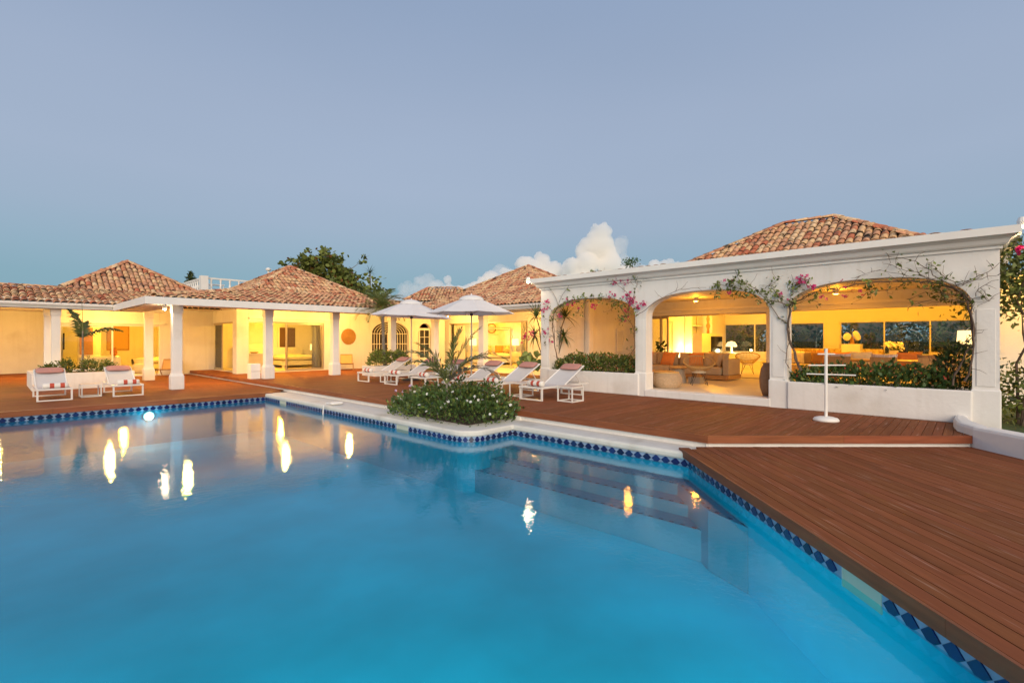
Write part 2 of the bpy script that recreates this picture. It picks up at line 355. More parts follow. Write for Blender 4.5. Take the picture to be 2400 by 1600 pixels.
# joint cuts / riser walls of the upper deck
EDGE = [(6.55, 27.2), (6.55, 10.0), (7.98, 10.0), (7.98, 6.98), (7.50, 6.98), (7.50, 2.88)]
EDGE += [XY((1649-CX)/F*7.43+.0, 7.43), XY(7.10, 7.43)]
EDGE[5] = (7.46, 2.93); EDGE[6] = (7.46, 2.93)
ud = bpy.data.objects.new('upper_deck', None); COL.objects.link(ud); ud['kind'] = 'structure'; ud.location = (9, 9, 0)
def strip(a, b, off, th, z0, z1, mb):     # a wall standing on a-b, th thick, set back by off to the deck side
    av, bv = Vector(a), Vector(b); t = (bv-av).normalized(); nn = Vector((-t.y, t.x))   # left of travel
    p = [av+nn*off, bv+nn*off, bv+nn*(off+th), av+nn*(off+th)]
    mb.prism([tuple(q) for q in p], z0, z1)
runs = [(EDGE[0], EDGE[1]), (EDGE[1], EDGE[2]), (EDGE[2], EDGE[3]), (EDGE[3], EDGE[4]), (EDGE[4], EDGE[5]), (EDGE[5], EDGE[7])]
for a, b in runs:
    L_ = (Vector(b)-Vector(a)).length; k = max(1, round(L_/2.4))
    for i in range(k):
        mb = MB(); p = Vector(a).lerp(Vector(b), i/k); q = Vector(a).lerp(Vector(b), (i+1)/k); tt = (q-p).normalized()
        strip(tuple(p+tt*.002), tuple(q-tt*.002), 0, .03, -.115, .002, mb)
        mb.build('fascia_board', M['fascia'], ud)
rs = MB()
for a, b in runs: strip(a, b, .045, .12, -.45, -.118, rs)
rs.build('riser', M['plaster'], ud)
def edge_x(y):
    if y > 10.0: return 6.582
    if y > 6.98: return 8.01
    if y > 2.93: return 7.532
    a, b = EDGE[5], EDGE[7]; return a[0]+(b[0]-a[0])*(a[1]-y)/(a[1]-b[1])+.045
y = -.02; BW = .118
while y < 27.3:
    xa = edge_x(y+BW/2); xb = 11.62 if y < 9.75 else (15.5 if y < 22.95 else 7.6)
    mb = MB(); g_ = .0035
    cuts = [xa]+([xa+random.uniform(.8, xb-xa-.8)] if xb-xa > 2 and y < 8 else [])+[xb]
    for c0, c1 in zip(cuts, cuts[1:]):
        mb = MB()
        xl0, xl1 = (c0, c0) if c0 != xa else (edge_x(y+g_), edge_x(y+BW-g_))
        if abs(xl0-xl1) > .4: xl0 = xl1 = max(xl0, xl1)
        mb.prism([(xl0+g_, y+g_), (c1-g_, y+g_), (c1-g_, y+BW-g_), (xl1+g_, y+BW-g_)], -.028, random.uniform(-.0008, .0008))
        mb.build('deck_board', M['deck'], ud)
    y += BW
ub = MB(); ub.prism([(6.7, 27.3), (6.7, 10.1), (8.2, 10.1), (8.2, 6.9), (7.66, 6.9), (7.66, 3.0), XY(7.1, 7.6), (11.6, -.1), (11.6, 9.75), (15.5, 9.75), (15.5, 27.3)], -.5, -.035); ub.build('deck_frame', M['under'], ud)
# lower left deck
ld = bpy.data.objects.new('lower_deck', None); COL.objects.link(ld); ld['kind'] = 'structure'; ld.location = (0, 20, ZL)
y = 16.03; k = 0
while y < 34.2:
    xb = 6.59 if y > 16.4 else 6.35
    xs = [-9.0, random.uniform(-3, 4), xb]
    for c0, c1 in zip(xs, xs[1:]):
        MB().box(c0+.003, c1-.003, y+.0035, y+.1265, ZL-.028, ZL+random.uniform(-.0008, .0008)).build('deck_board', M['deck'], ld)
    y += .13
for i in range(6):
    x0 = -9+15.06*i/6; MB().box(x0+.002, x0+15.06/6-.002, 15.90, 16.03, ZL-.125, ZL+.001).build('fascia_board', M['fascia'], ld)
MB().box(-9, 6.58, 16.1, 34.2, -.6, ZL-.04).build('deck_frame', M['under'], ld)
# lower right deck, boards laid along the view
rd = bpy.data.objects.new('lower_deck', None); COL.objects.link(rd); rd['kind'] = 'structure'; rd.location = (*XY(6, 5), ZL); rd.rotation_euler = (0, 0, math.atan2(FY, FX))
rw_ = Matrix.Translation(rd.location) @ Matrix.Rotation(math.atan2(FY, FX), 4, 'Z')
def rboard(X0, X1, Da, Db, z0, z1, name, m):
    mb = MB(); mb.box(Da-5, Db-5, -(X1-6), -(X0-6), z0-ZL, z1-ZL)      # local x ahead, local y left
    me = bpy.data.meshes.new(name); me.from_pydata(mb.v, [], mb.f); me.materials.append(m)
    o = bpy.data.objects.new(name, me); COL.objects.link(o); o.parent = rd; return o
X = XE-.03; i = 0; BP = .124
while X < 12:
    De = 7.47
    if i == 0: De = D0+.12
    if i == 1: De = D0+.02
    cuts = [-4, random.uniform(1.2, 6.3), De]
    if i % 3 == 0: cuts = [-4, random.uniform(.5, 3.2), random.uniform(4, 6.6), De]
    for c0, c1 in zip(cuts, cuts[1:]): rboard(X+.0042, X+BP-.0042, c0+.002, c1-.002, ZL-.028, ZL+random.uniform(-.0012, .0012), 'deck_board', M['deck'])
    X += BP; i += 1
for a, b in ((-4, .2), (.2, 2.85), (2.85, 5.2), (5.2, D0+.12)): rboard(XE-.062, XE-.034, a+.001, b-.001, ZL-.108, ZL+.002, 'fascia_board', M['fascia'])
rboard(XE+.1, 12, -4, D0-.45, -.6, ZL-.04, 'deck_frame', M['under'])
rboard(XE+.75, 12, D0-.45, 7.5, -.6, ZL-.041, 'deck_frame', M['under'])
# near side of the pool: where the photographer stands
MB().prism([XY(XE-.08, .93), XY(XE-.08, -4), XY(-14, -4), XY(-14, .93)], -.5, ZC).build('pool_terrace', M['coping'], kind='structure')
# garden bed and low curved wall at the right
lw = MB(); path = [(7.78, 8.62), (7.42, 8.25), (7.12, 7.85), (6.97, 7.42), (6.95, 6.6), (6.95, 1.0)]
il = [XY(*p) for p in path]; ol = [XY(p[0]+.26+.10*(i < 3), p[1]+.12*(i < 3)) for i, p in enumerate(path)]
lw.prism(il+ol[::-1], -.5, .15)
tag(lw.build('garden_wall', M['plaster'], bevel=.05, smooth=False), 'low white rounded wall curving from the last arcade pier along the deck', 'wall')
MB().prism([XY(7.15, 1), XY(7.15, 7.4), XY(7.9, 8.6), (11.9, -.36), (25, -.36), (40, -20), XY(20, 1)], -.5, -.06).build('garden_bed', M['lawn'], kind='structure')

# ------------------------------------------------------------------ walls and roofs
def wall_boxes(mb, ax, c0, c1, a0, a1, z0, z1, ops=()):
    """wall slab: ax 'x' stands on the plane x=c0..c1 and runs along y; ops = (from, to, sill, head)"""
    def bx(p, q, r, s):
        if q-p < 1e-4 or s-r < 1e-4: return
        mb.box(c0, c1, p, q, r, s) if ax == 'x' else mb.box(p, q, c0, c1, r, s)
    last = a0
    for o0, o1, s0, h in sorted(ops):
        bx(last, o0, z0, z1); bx(o0, o1, h, z1); bx(o0, o1, z0, s0); last = o1
    bx(last, a1, z0, z1)
def arch_curve(o0, o1, zs, za, n, N=24):
    c, hw = (o0+o1)/2, (o1-o0)/2
    out = []
    for i in range(N+1):
        th = math.pi*(1-i/N); u = math.copysign(abs(math.cos(th))**(2/n), math.cos(th)); v = abs(math.sin(th))**(2/n)
        out.append((c+hw*u, zs+(za-zs)*v))
    return out
def arch_fill(mb, ax, c0, c1, o0, o1, zs, za, z1, n=2.3, N=24):
    """masonry between an arch and the level z1"""
    cv = arch_curve(o0, o1, zs, za, n, N)
    P = lambda a, c, z: (c, a, z) if ax == 'x' else (a, c, z)
    v = []; f = []
    for a, z in cv: v += [P(a, c0, z), P(a, c1, z), P(a, c0, z1), P(a, c1, z1)]
    for i in range(N):
        b = 4*i; q = b+4; f += [(b, q, q+2, b+2), (b+1, b+3, q+3, q+1), (b, b+1, q+1, q), (b+2, q+2, q+3, b+3)]
    f += [(0, 2, 3, 1), (4*N, 4*N+1, 4*N+3, 4*N+2)]
    mb.add(v, f)
def barrel(r0, r1, L_, seg=6, th=.014):
    v = []; f = []
    for yv, r in ((0, r0), (L_, r1)):
        for k in range(seg+1):
            a = math.pi*k/seg; v.append((r*math.cos(a), yv, .82*r*math.sin(a)))
    for k in range(seg): f.append((k, k+1, seg+2+k, seg+1+k))
    b = len(v)
    for k in range(seg+1):
        a = math.pi*k/seg; v.append(((r0-th)*math.cos(a), 0.0, .82*(r0-th)*math.sin(a)))
    for k in range(seg): f.append((k, b+k, b+k+1, k+1))
    return v, f
TV = [barrel(.101*s, .081*s, .41*l) for s, l in ((1, 1), (1.04, 1.0), (.97, .98))]
TM = []
for v, f in TV:
    me = bpy.data.meshes.new('roof_tile'); me.from_pydata(v, [], f); me.materials.append(M['tile']); me.polygons.foreach_set('use_smooth', [True]*len(me.polygons)); TM.append(me)
def inpoly(p, poly):
    c = False; n = len(poly)
    for i in range(n):
        (x0, y0), (x1, y1) = poly[i], poly[(i+1) % n]
        if (y0 > p[1]) != (y1 > p[1]) and p[0] < (x1-x0)*(p[1]-y0)/(y1-y0)+x0: c = not c
    return c
def roof(parent, faces, caps=(), keep=290, pitch=.205, row=.345):
    """faces: 3-D polygons, first edge is the eave; every barrel tile is a piece, the largest in view separate"""
    bed = MB(); T = []
    for fc in faces:
        P = [Vector(p) for p in fc]
        e = (P[1]-P[0]).normalized(); nn = (P[1]-P[0]).cross(P[-1]-P[0]).normalized()
        if nn.z < 0: nn = -nn
        up = nn.cross(e); 
        if up.z < 0: up = -up
        bed.add([p-nn*.03 for p in P], [tuple(range(len(P)))])
        poly = [((p-P[0]).dot(e), (p-P[0]).dot(up)) for p in P]
        s0 = min(q[0] for q in poly); s1 = max(q[0] for q in poly); t1 = max(q[1] for q in poly)
        ee = e if e.cross(up).dot(nn) > 0 else -e
        s = s0+pitch/2
        while s < s1:
            t = -.07; r_ = 0
            while t < t1-.05:
                if inpoly((s, t+.10 if t > 0 else .03), poly):
                    pos = P[0]+e*(s+random.uniform(-.008, .008))+up*(t+random.uniform(-.012, .012))+nn*random.uniform(.004, .022)
                    an = .05+random.uniform(-.018, .018); yaw = random.uniform(-.035, .035)
                    yy = (up*math.cos(an)-nn*math.sin(an)+ee*yaw).normalized(); xx = (ee-yy*ee.dot(yy)).normalized(); zz = xx.cross(yy)
                    T.append((pos, xx, yy, zz))
                t += row
            s += pitch
    for a, b in caps:
        a, b = Vector(a), Vector(b); d = (b-a); L_ = d.length; d.normalize(); k = int(L_/.36)
        side = d.cross(Vector((0, 0, 1))).normalized()
        for i in range(k):
            yy = d; xx = side; zz = xx.cross(yy)
            if zz.z < 0: xx = -xx; zz = -zz
            T.append((a+d*(i*L_/k)+zz*random.uniform(.03, .045)+Vector((0, 0, .02)), xx*1.15, yy, zz*1.15))
    ro = bed.build('roof', M['roofbed'], parent)
    cam_ = Vector((0, 0, H))
    def score(t):
        v = cam_-t[0]; d = v.length; c = t[3].dot(v/d)+.25
        p = t[0]; dd = dep(p.x, p.y)
        px = (FY*p.x-FX*p.y)/dd*F+CX if dd > 0 else -9e9
        return (1 if -20 < px < 2420 else .01)*max(c, .001)/d**2
    T.sort(key=score, reverse=True)
    for pos, x_, y_, z_ in T[:keep]:
        o = bpy.data.objects.new('roof_tile', random.choice(TM)); COL.objects.link(o); o.parent = ro
        o.matrix_parent_inverse = world_of(ro).inverted()
        Mx = Matrix((x_, y_, z_)).transposed().to_4x4(); Mx.translation = pos; o.matrix_basis = Mx
    rest = T[keep:]
    if rest:
        V0 = np.array(TV[0][0]); F0 = np.array(TV[0][1]); A = np.array([[list(x), list(y), list(z)] for _, x, y, z in rest]); Pp = np.array([list(t[0]) for t in rest])
        V = np.einsum('vk,nkd->nvd', V0, A)+Pp[:, None]; nv = len(V0)
        Q = (F0[None]+np.arange(len(rest))[:, None, None]*nv).reshape(-1, 4)
        link('roof_tiles', npmesh('roof_tiles', V.reshape(-1, 3), Q), M['tile'], ro, smooth=True, kind='stuff')
    return ro
def hip(a, b, hx0, hx1, hy0, hy1, za, zk, tk, ze, ridge=0.0, ry=0.0):
    """bell-cast hip roof: apex (a,b) at za, kink tk out at zk, eaves hx/hy out at ze"""
    A0 = (a-ridge, b-ry, za); A1 = (a+ridge, b+ry, za)
    k = lambda sx, sy: (a+sx*(tk+ridge), b+sy*(tk+ry), zk)
    e = {(-1, -1): (a-hx0, b-hy0, ze), (1, -1): (a+hx1, b-hy0, ze), (1, 1): (a+hx1, b+hy1, ze), (-1, 1): (a-hx0, b+hy1, ze)}
    fs = []; cs = [(-1, -1), (1, -1), (1, 1), (-1, 1)]
    for i in range(4):
        c, d = cs[i], cs[(i+1) % 4]
        fs.append((e[c], e[d], k(*d), k(*c)))
        tip = [A0, A1] if (ridge and i in (0, 2)) or (ry and i in (1, 3)) else None
        if tip:
            if i == 0: top = [(a+ridge, b, za), (a-ridge, b, za)]
            elif i == 2: top = [(a-ridge, b, za), (a+ridge, b, za)]
            elif i == 1: top = [(a, b+ry, za), (a, b-ry, za)]
            else: top = [(a, b-ry, za), (a, b+ry, za)]
            fs.append((k(*c), k(*d), *top))
        else:
            fs.append((k(*c), k(*d), {0: (a, b-ry, za), 1: (a+ridge, b, za), 2: (a, b+ry, za), 3: (a-ridge, b, za)}[i]))
    caps = []
    for c in cs:
        tp = (a+c[0]*ridge, b+c[1]*ry, za); caps += [(e[c], k(*c)), (k(*c), tp)]
    if ridge or ry: caps.append(((a-ridge, b-ry, za), (a+ridge, b+ry, za)))
    return fs, caps
def gutter(parent, pts, z, out, name='cornice'):
    """stepped eave moulding along a polyline; out = +1 when the outside lies to the right of travel"""
    mb = MB(); prof = [(.0, -.20), (.06, -.20), (.06, -.15), (.13, -.10), (.20, -.05), (.24, -.05), (.24, .03), (.0, .03)]
    n = len(pts); rings = []
    for i, p in enumerate(pts):
        p = Vector(p)
        d0 = (p-Vector(pts[i-1])).normalized() if i else (Vector(pts[1])-p).normalized()
        d1 = (Vector(pts[i+1])-p).normalized() if i < n-1 else d0
        n0 = Vector((d0.y, -d0.x))*out; n1 = Vector((d1.y, -d1.x))*out; m_ = (n0+n1); m_ = m_/max(.2, m_.dot(n0))
        rings.append([(p.x+m_.x*(o-.24), p.y+m_.y*(o-.24), z+h) for o, h in prof])
    k = len(prof); v = [q for r_ in rings for q in r_]
    f = [(i*k+j, i*k+(j+1) % k, (i+1)*k+(j+1) % k, (i+1)*k+j) for i in range(n-1) for j in range(k)]+[tuple(range(k)), tuple((n-1)*k+j for j in range(k))]
    mb.add(v, f); return mb.build(name, M['trim'], parent)
def pillar(parent, x, y, z0, z1, w=.325, pw=.360, ph=.44):
    mb = MB(); c = .05
    def ring(h, z): return [(x-h, y-h, z), (x+h, y-h, z), (x+h, y+h, z), (x-h, y+h, z)]
    lv = [(pw/2, z0), (pw/2, z0+ph), (pw/2-.012, z0+ph+.02), (w/2-.025, z0+ph+.10), (w/2-.025, z1-.30), (w/2-.005, z1-.24), (w/2-.005, z1)]
    v = [q for h, z in lv for q in ring(h, z)]; f = [(4*i+j, 4*i+(j+1) % 4, 4*i+4+(j+1) % 4, 4*i+4+j) for i in range(len(lv)-1) for j in range(4)]+[(3, 2, 1, 0), tuple(4*(len(lv)-1)+j for j in range(4))]
    mb.add(v, f); return mb.build('pillar', M['plaster'], parent, bevel=.012)
def slider(parent, ax, c, a0, a1, z0, z1, leaves, fm, handle=True):
    """sliding glass door leaves: frames and panes; leaves = list of (from, to, track offset)"""
    P = lambda a, d, z: (c+d, a, z) if ax == 'x' else (a, c+d, z)
    def bx(mb, p, q, d0, d1, r, s):
        x, y = P(p, d0, 0), P(q, d1, 0); mb.box(min(x[0], y[0]), max(x[0], y[0]), min(x[1], y[1]), max(x[1], y[1]), r, s)
    hd = MB(); bx(hd, a0, a1, -.06, .06, z1-.05, z1); hd.build('door_head', fm, parent); hd = MB(); bx(hd, a0, a1, -.06, .06, z0, z0+.025); hd.build('door_track', fm, parent)
    for l0, l1, d in leaves:
        mb = MB(); w2 = .065
        bx(mb, l0, l0+w2, d-.02, d+.02, z0+.026, z1-.051); bx(mb, l1-w2, l1, d-.02, d+.02, z0+.026, z1-.051)
        bx(mb, l0+w2, l1-w2, d-.019, d+.019, z1-.051-.06, z1-.0515); bx(mb, l0+w2, l1-w2, d-.019, d+.019, z0+.0265, z0+.10)
        fr = mb.build('door_leaf', fm, parent)
        gl = MB(); bx(gl, l0+w2-.004, l1-w2+.004, d-.004, d+.004, z0+.095, z1-.107); gl.build('pane', M['glass'], fr)
WARM = (1.0, .46, .028); WARM2 = (1.0, .53, .11)
def lamp(name, x, y, z, watt, col=WARM, r=.08, parent=None, typ='POINT', spot=None, size=None):
    l = bpy.data.lights.new(name, typ); l.energy = watt; l.color = col
    if typ == 'AREA': l.shape = 'DISK'; l.size = size or .5
    else: l.shadow_soft_size = r
    if spot: l.spot_size = R(spot); l.spot_blend = .8
    o = bpy.data.objects.new(name, l); COL.objects.link(o); o.location = (x, y, z)
    if parent is not None: o.parent = parent; o.matrix_parent_inverse = world_of(parent).inverted()
    return o
def floor_slab(parent, x0, x1, y0, y1, z, name='floor'): return MB().box(x0, x1, y0, y1, z-.25, z).build(name, M['floor'], parent)
def ceiling(parent, x0, x1, y0, y1, z, m=None, name='ceiling'): return MB().box(x0, x1, y0, y1, z, z+.1).build(name, m or M['inner'], parent)
M['glow'] = mat('lit_bulb', (.9, .85, .7), .5, emit=(1, .78, .42), estr=9)
M['shade'] = mat('lit_lampshade', (.9, .82, .6), .8, emit=(1, .80, .38), estr=1.6)
M['timber_ceiling'] = mat('painted_board_ceiling', (.74, .66, .50), .6, var=.03)
def downlight(x, y, z, watt, label, spot=False):
    t = thing('ceiling_spotlight', label, 'ceiling light', (x, y, z), group='round ceiling spotlights')
    MB().lathe([(.075, -.13), (.075, 0)], (x, y, z), 14).build('housing', M['trim'], t, smooth=False)
    MB().lathe([(.055, -.134), (.055, -.128)], (x, y, z), 12).build('bulb', M['glow'], t)
    lamp('spot_light', x, y, z-.2, watt, WARM2, r=.07, parent=t) if not spot else lamp('spot_light', x, y, z-.2, watt*.36, (1, .37, .022), r=.07, parent=t); return t

# ---- bedroom wing: left pavilion
lp = thing('pavilion', 'left tiled-roof pavilion with a wide glass door behind the planter', 'house', (4, 27, ZL))
wl = MB(); ye = 24.3
x140, x371 = ony(139, 27.3), ony(374, 27.3)
wall_boxes(wl, 'y', 27.3, 27.5, 1.9, 7.78, ZL, 2.95, [(x140, x371, ZL+.06, 2.12)])
wall_boxes(wl, 'x', 1.9, 2.1, 27.5, 33.8, ZL, 2.95, [(27.9, 30.2, ZL+.06, 2.12)])
wall_boxes(wl, 'y', 33.8, 34.0, -9, 7.5, ZL, 3.2)
wall_boxes(wl, 'x', 7.3, 7.5, 28.2, 33.8, ZL, 2.95)
wl.build('wall', M['plaster'], lp, bevel=.01)
floor_slab(lp, 2.1, 7.3, 27.5, 33.8, ZL+.055); ceiling(lp, 2.1, 7.3, 27.5, 33.8, 2.55); ceiling(lp, -9, 3.8, 24.4, 34.0, 2.86, name='porch_ceiling')
slider(lp, 'y', 27.4, x140, x371, ZL+.06, 2.12, [(x140, x140+1.75, .03)], M['alu'])
slider(lp, 'x', 2.0, 27.9, 30.2, ZL+.06, 2.12, [(27.9, 29.1, .02)], M['alug'])
MB().box(x140-.3, x371+.2, 27.24, 27.3, 2.17, 2.24).build('awning_rail', M['trim'], lp)
for px in (117, 131):
    xx = ony(px, 24.3); pillar(lp, xx, 24.35 if px > 120 else 24.9, ZL, 2.62, .30, .34, .5)
pillar(lp, 4.42, 24.3, ZL, 2.62)
f1, c1 = hip(4.65, 30.2, 14.5, 3.4, 6.2, 6.2, 5.25, 3.62, 2.6, 2.80)
f1[0] = ((-9.5, 24.0, 2.80), (7.0, 24.0, 2.80), (7.25, 27.6, 3.62), (2.05, 27.6, 3.62), (-9.5, 27.6, 3.62))
roof(lp, f1[:6]+[f1[7]], [c1[1], c1[3], c1[5], c1[7], ((-9.5, 27.56, 3.545), (2.0, 27.56, 3.555))])
gutter(lp, [(-9.5, 23.95), (3.45, 23.95)], 2.77, 1)
MB().box(-9.5, 5, 24.12, 24.5, 2.58, 2.855).build('beam', M['plaster'], lp); MB().box(-9.5, 3.5, 23.94, 24.12, 2.60, 2.62).build('soffit', M['trim'], lp)
# ---- central pavilion
cp = thing('pavilion', 'central tiled-roof pavilion with white pillars and an open glass corner', 'house', (10, 24, 0))
X0 = 7.75; xh = ony(759, 23.05); xm = ony(672, 23.05)
wl = MB()
wall_boxes(wl, 'y', 23.0, 23.2, X0, 13.62, -.2, 2.95, [(X0+.0, xh, .02, 2.28)])
wall_boxes(wl, 'x', 7.55, 7.75, 23.5, 28.2, -.2, 2.95, [(23.5, 27.55, .02, 2.28)])
wall_boxes(wl, 'y', 28.2, 28.4, 7.3, 13.62, -.2, 2.95); wall_boxes(wl, 'x', 13.42, 13.62, 23.2, 28.2, -.2, 2.95)
wl.build('wall', M['plaster'], cp, bevel=.01)
MB().box(7.26, 7.75, 23.0, 23.5, -.2, 2.9).build('corner_column', M['plaster'], cp, bevel=.015)
floor_slab(cp, 7.75, 13.42, 23.2, 28.2, .01); ceiling(cp, 7.75, 13.42, 23.2, 28.2, 2.6)
slider(cp, 'y', 23.1, X0, xh, .02, 2.28, [(xm-.05, xh-.02, -.03), (xm-.0, xh-.10, .03)], M['alug'])
slider(cp, 'x', 7.65, 23.5, 27.55, .02, 2.28, [(26.1, 27.55, -.02)], M['alug'])
MB().box(X0, xh+.5, 22.93, 23.0, 2.40, 2.45).build('awning_rail', M['trim'], cp)
for x_ in (7.22, 9.88): pillar(cp, x_, 19.42, 0, 2.60)
pillar(cp, 4.25, 19.2, ZL, 2.62)
pillar(cp, 12.66, 19.42, 0, 2.60); pillar(cp, 15.15, 19.45, 0, 2.60)
ceiling(cp, 3.8, 16.2, 19.2, 23.0, 2.86, name='porch_ceiling'); ceiling(cp, 3.8, 7.5, 23.0, 27.3, 2.86, name='porch_ceiling')
f2, c2 = hip(10.3, 24.9, 6.75, 6.2, 6.2, 6.2, 5.07, 3.55, 2.7, 2.80)
f2[0] = ((3.55, 18.7, 2.80), (14.6, 18.7, 2.80), (16.4, 20.6, 3.2), (13.0, 22.2, 3.55), (7.6, 22.2, 3.55))
f2[6] = ((3.55, 27.6, 2.8), (3.55, 18.7, 2.8), (7.6, 22.2, 3.55), (7.6, 27.6, 3.55))
roof(cp, f2, [c2[0], c2[1], c2[3], c2[5], c2[7]])
gutter(cp, [(3.5, 24.0), (3.5, 18.65), (14.75, 18.65)], 2.77, -1)
MB().box(3.95, 15.4, 19.22, 19.62, 2.59, 2.855).box(3.95, 4.35, 19.62, 24.4, 2.59, 2.855).build('beam', M['plaster'], cp, kind='thing'); MB().prism([(3.5, 18.64), (15.2, 18.64), (15.2, 19.22), (3.95, 19.22), (3.95, 24.1), (3.5, 24.1)], 2.60, 2.62).build('soffit', M['trim'], cp)
# ---- porch corner with arches, behind the umbrellas
ap = thing('arcade_wall', 'yellow lit wall with a wide grille arch and an arched french door behind the umbrellas', 'wall', (16, 23, 0))
wl = MB(); ys = (23.0, 23.22)
A1 = (ony(872, 23.0), ony(958, 23.0)); A3 = (ony(980, 23.0), ony(1012, 23.0)); za = lambda py, px: zat(py, 23.0/ray(px)[1])
mb = MB(); last = 13.62
for (o0, o1), zs, zt, z0 in ((A1, 1.8, 2.46, .35), (A3, 1.8, 2.42, 0.02)):
    wall_boxes(mb, 'y', *ys, last, o0, -.2, 2.95); wall_boxes(mb, 'y', *ys, o0, o1, -.2, z0); arch_fill(mb, 'y', *ys, o0, o1, zs, zt, 2.95, 2.0, 16); last = o1
wall_boxes(mb, 'y', *ys, last, 18.7, -.2, 2.95)
mb.build('wall', M['plaster'], ap)
MB().box(A3[1]-.02, A3[1]+.42, 22.3, 23.0, -.03, 2.62).build('pilaster', M['plaster'], ap, bevel=.02)
MB().box(13.6, 19, 24.6, 24.8, -.2, 3).box(13.62, 13.72, 23.3, 24.6, -.2, 3).box(18.6, 18.7, 23.3, 24.6, -.2, 3).box(13.6, 18.7, 23.22, 24.8, 2.96, 3.05).build('passage_wall', mat('shaded_passage', (.09, .08, .085), .9), ap)  # passage walls coloured dark to stand in for the shade behind the grille
M['iron'] = mat('cream_iron', (.80, .76, .62), .5)
def grille(o0, o1, z0, zs, zt, y, parent):
    mb = MB(); hw = (o1-o0)/2; c = (o0+o1)/2; r = .018
    for k, s in enumerate((.98, .84, .70, .56, .42, .28, .14)):
        pts = [(c-hw*s, y, z0)]+[(a, y, z) for a, z in [(c+hw*s*math.cos(math.pi*(1-i/12)), zs+(zt-zs)*s*math.sin(math.pi*i/12)) for i in range(13)]]+[(c+hw*s, y, z0)]
        mb.tube(pts, r, 5)
    mb.tube([(c, y, z0), (c, y, zs)], r, 5)
    for z in (z0+.02, z0+.5, zs-.55, zs): mb.tube([(o0, y, z), (o1, y, z)], r, 5)
    for z in (z0+.5, zs-.55, zs):
        for s in (-.9, .9): mb.lathe([(.03, -.03), (.045, 0), (.03, .03)], (c+hw*s, y, z), 6)
    mb.build('grille', M['iron'], parent)
grille(*A1, .35, 1.8, 2.46, 23.1, ap)
# french door in the third arch
dx0, dx1 = A3[0]+.12, A3[1]-.05
dm = MB(); wall_boxes(dm, 'y', 23.12, 23.17, dx0, dx1, .02, 2.15, [(dx0+.10, dx1-.06, .45, 2.02)]); dr = dm.build('door', M['trim'], ap)
for i in range(4):
    z = .45+(2.02-.45)*i/4
    if i: MB().box(dx0+.1, dx1-.06, 23.125, 23.165, z-.015, z+.015).build('glazing_bar', M['trim'], dr)
xm_ = (dx0+.1+dx1-.06)/2; MB().box(xm_-.015, xm_+.015, 23.124, 23.164, .45, 2.02).build('glazing_bar', M['trim'], dr)
MB().box(dx0+.1, dx1-.06, 23.143, 23.148, .45, 2.02).build('pane', M['glass'], dr)
# ---- middle pavilion (bedroom behind the umbrellas)
mp_ = thing('pavilion', 'pavilion behind the umbrellas with a bedroom open to the deck', 'house', (20, 18, 0))
wl = MB(); yb0, yb1 = onx(1236, 18.5), onx(1052, 18.5)
wall_boxes(wl, 'x', 18.5, 18.7, 9.9, 23.22, -.2, 3.1, [(yb0, yb1, .02, 2.42)])
wall_boxes(wl, 'x', 24.0, 24.2, 12.5, 27, -.2, 3.1); wall_boxes(wl, 'y', 27, 27.2, 18.5, 24.2, -.2, 3.1); wall_boxes(wl, 'x', 18.72, 18.9, 23.22, 27, -.2, 3.1); wl.prism([XY(-3.6, 30.9), XY(1.0, 30.9), XY(1.0, 31.1), XY(-3.6, 31.1)], 0, 2.75); wall_boxes(wl, 'y', 14.6, 14.8, 18.7, 24.0, -.2, 3.1)
wl.build('wall', M['plaster'], mp_, bevel=.01)
floor_slab(mp_, 18.7, 24.0, 14.8, 27, .01); floor_slab(mp_, 15.505, 18.5, 9.92, 22.98, .008, 'porch_floor'); ceiling(mp_, 18.7, 24.0, 14.8, 27, 2.75); ceiling(mp_, 15.3, 18.5, 9.9, 22.98, 2.98, name='porch_ceiling')
slider(mp_, 'x', 18.6, yb0, yb1, .02, 2.42, [(yb0, yb0+.35, .0), (yb0+.1, yb0+.45, -.045)], M['alug'])
for y_ in (16.6,): pillar(mp_, 15.75, y_, 0, 2.69, .37, .41)
pillar(mp_, 15.75, 12.4, 0, 2.74)
f3, c3 = hip(20.0, 17.55, 5.3, 4.6, 7.5, 5.0, 5.42, 3.75, 3.0, 2.92)
f3[6] = ((14.7, 22.0, 2.92), (14.7, 10.05, 2.92), (17, 14.55, 3.75), (17, 20.55, 3.75))
roof(mp_, f3, [c3[1], c3[3], c3[5], c3[7], c3[0]])
gutter(mp_, [(14.65, 18.5), (14.65, 9.95)], 2.88, 1)
MB().box(15.5, 15.98, 9.95, 19.2, 2.68, 2.975).build('beam', M['plaster'], mp_); MB().box(14.65, 15.5, 9.95, 18.6, 2.71, 2.73).build('soffit', M['trim'], mp_)
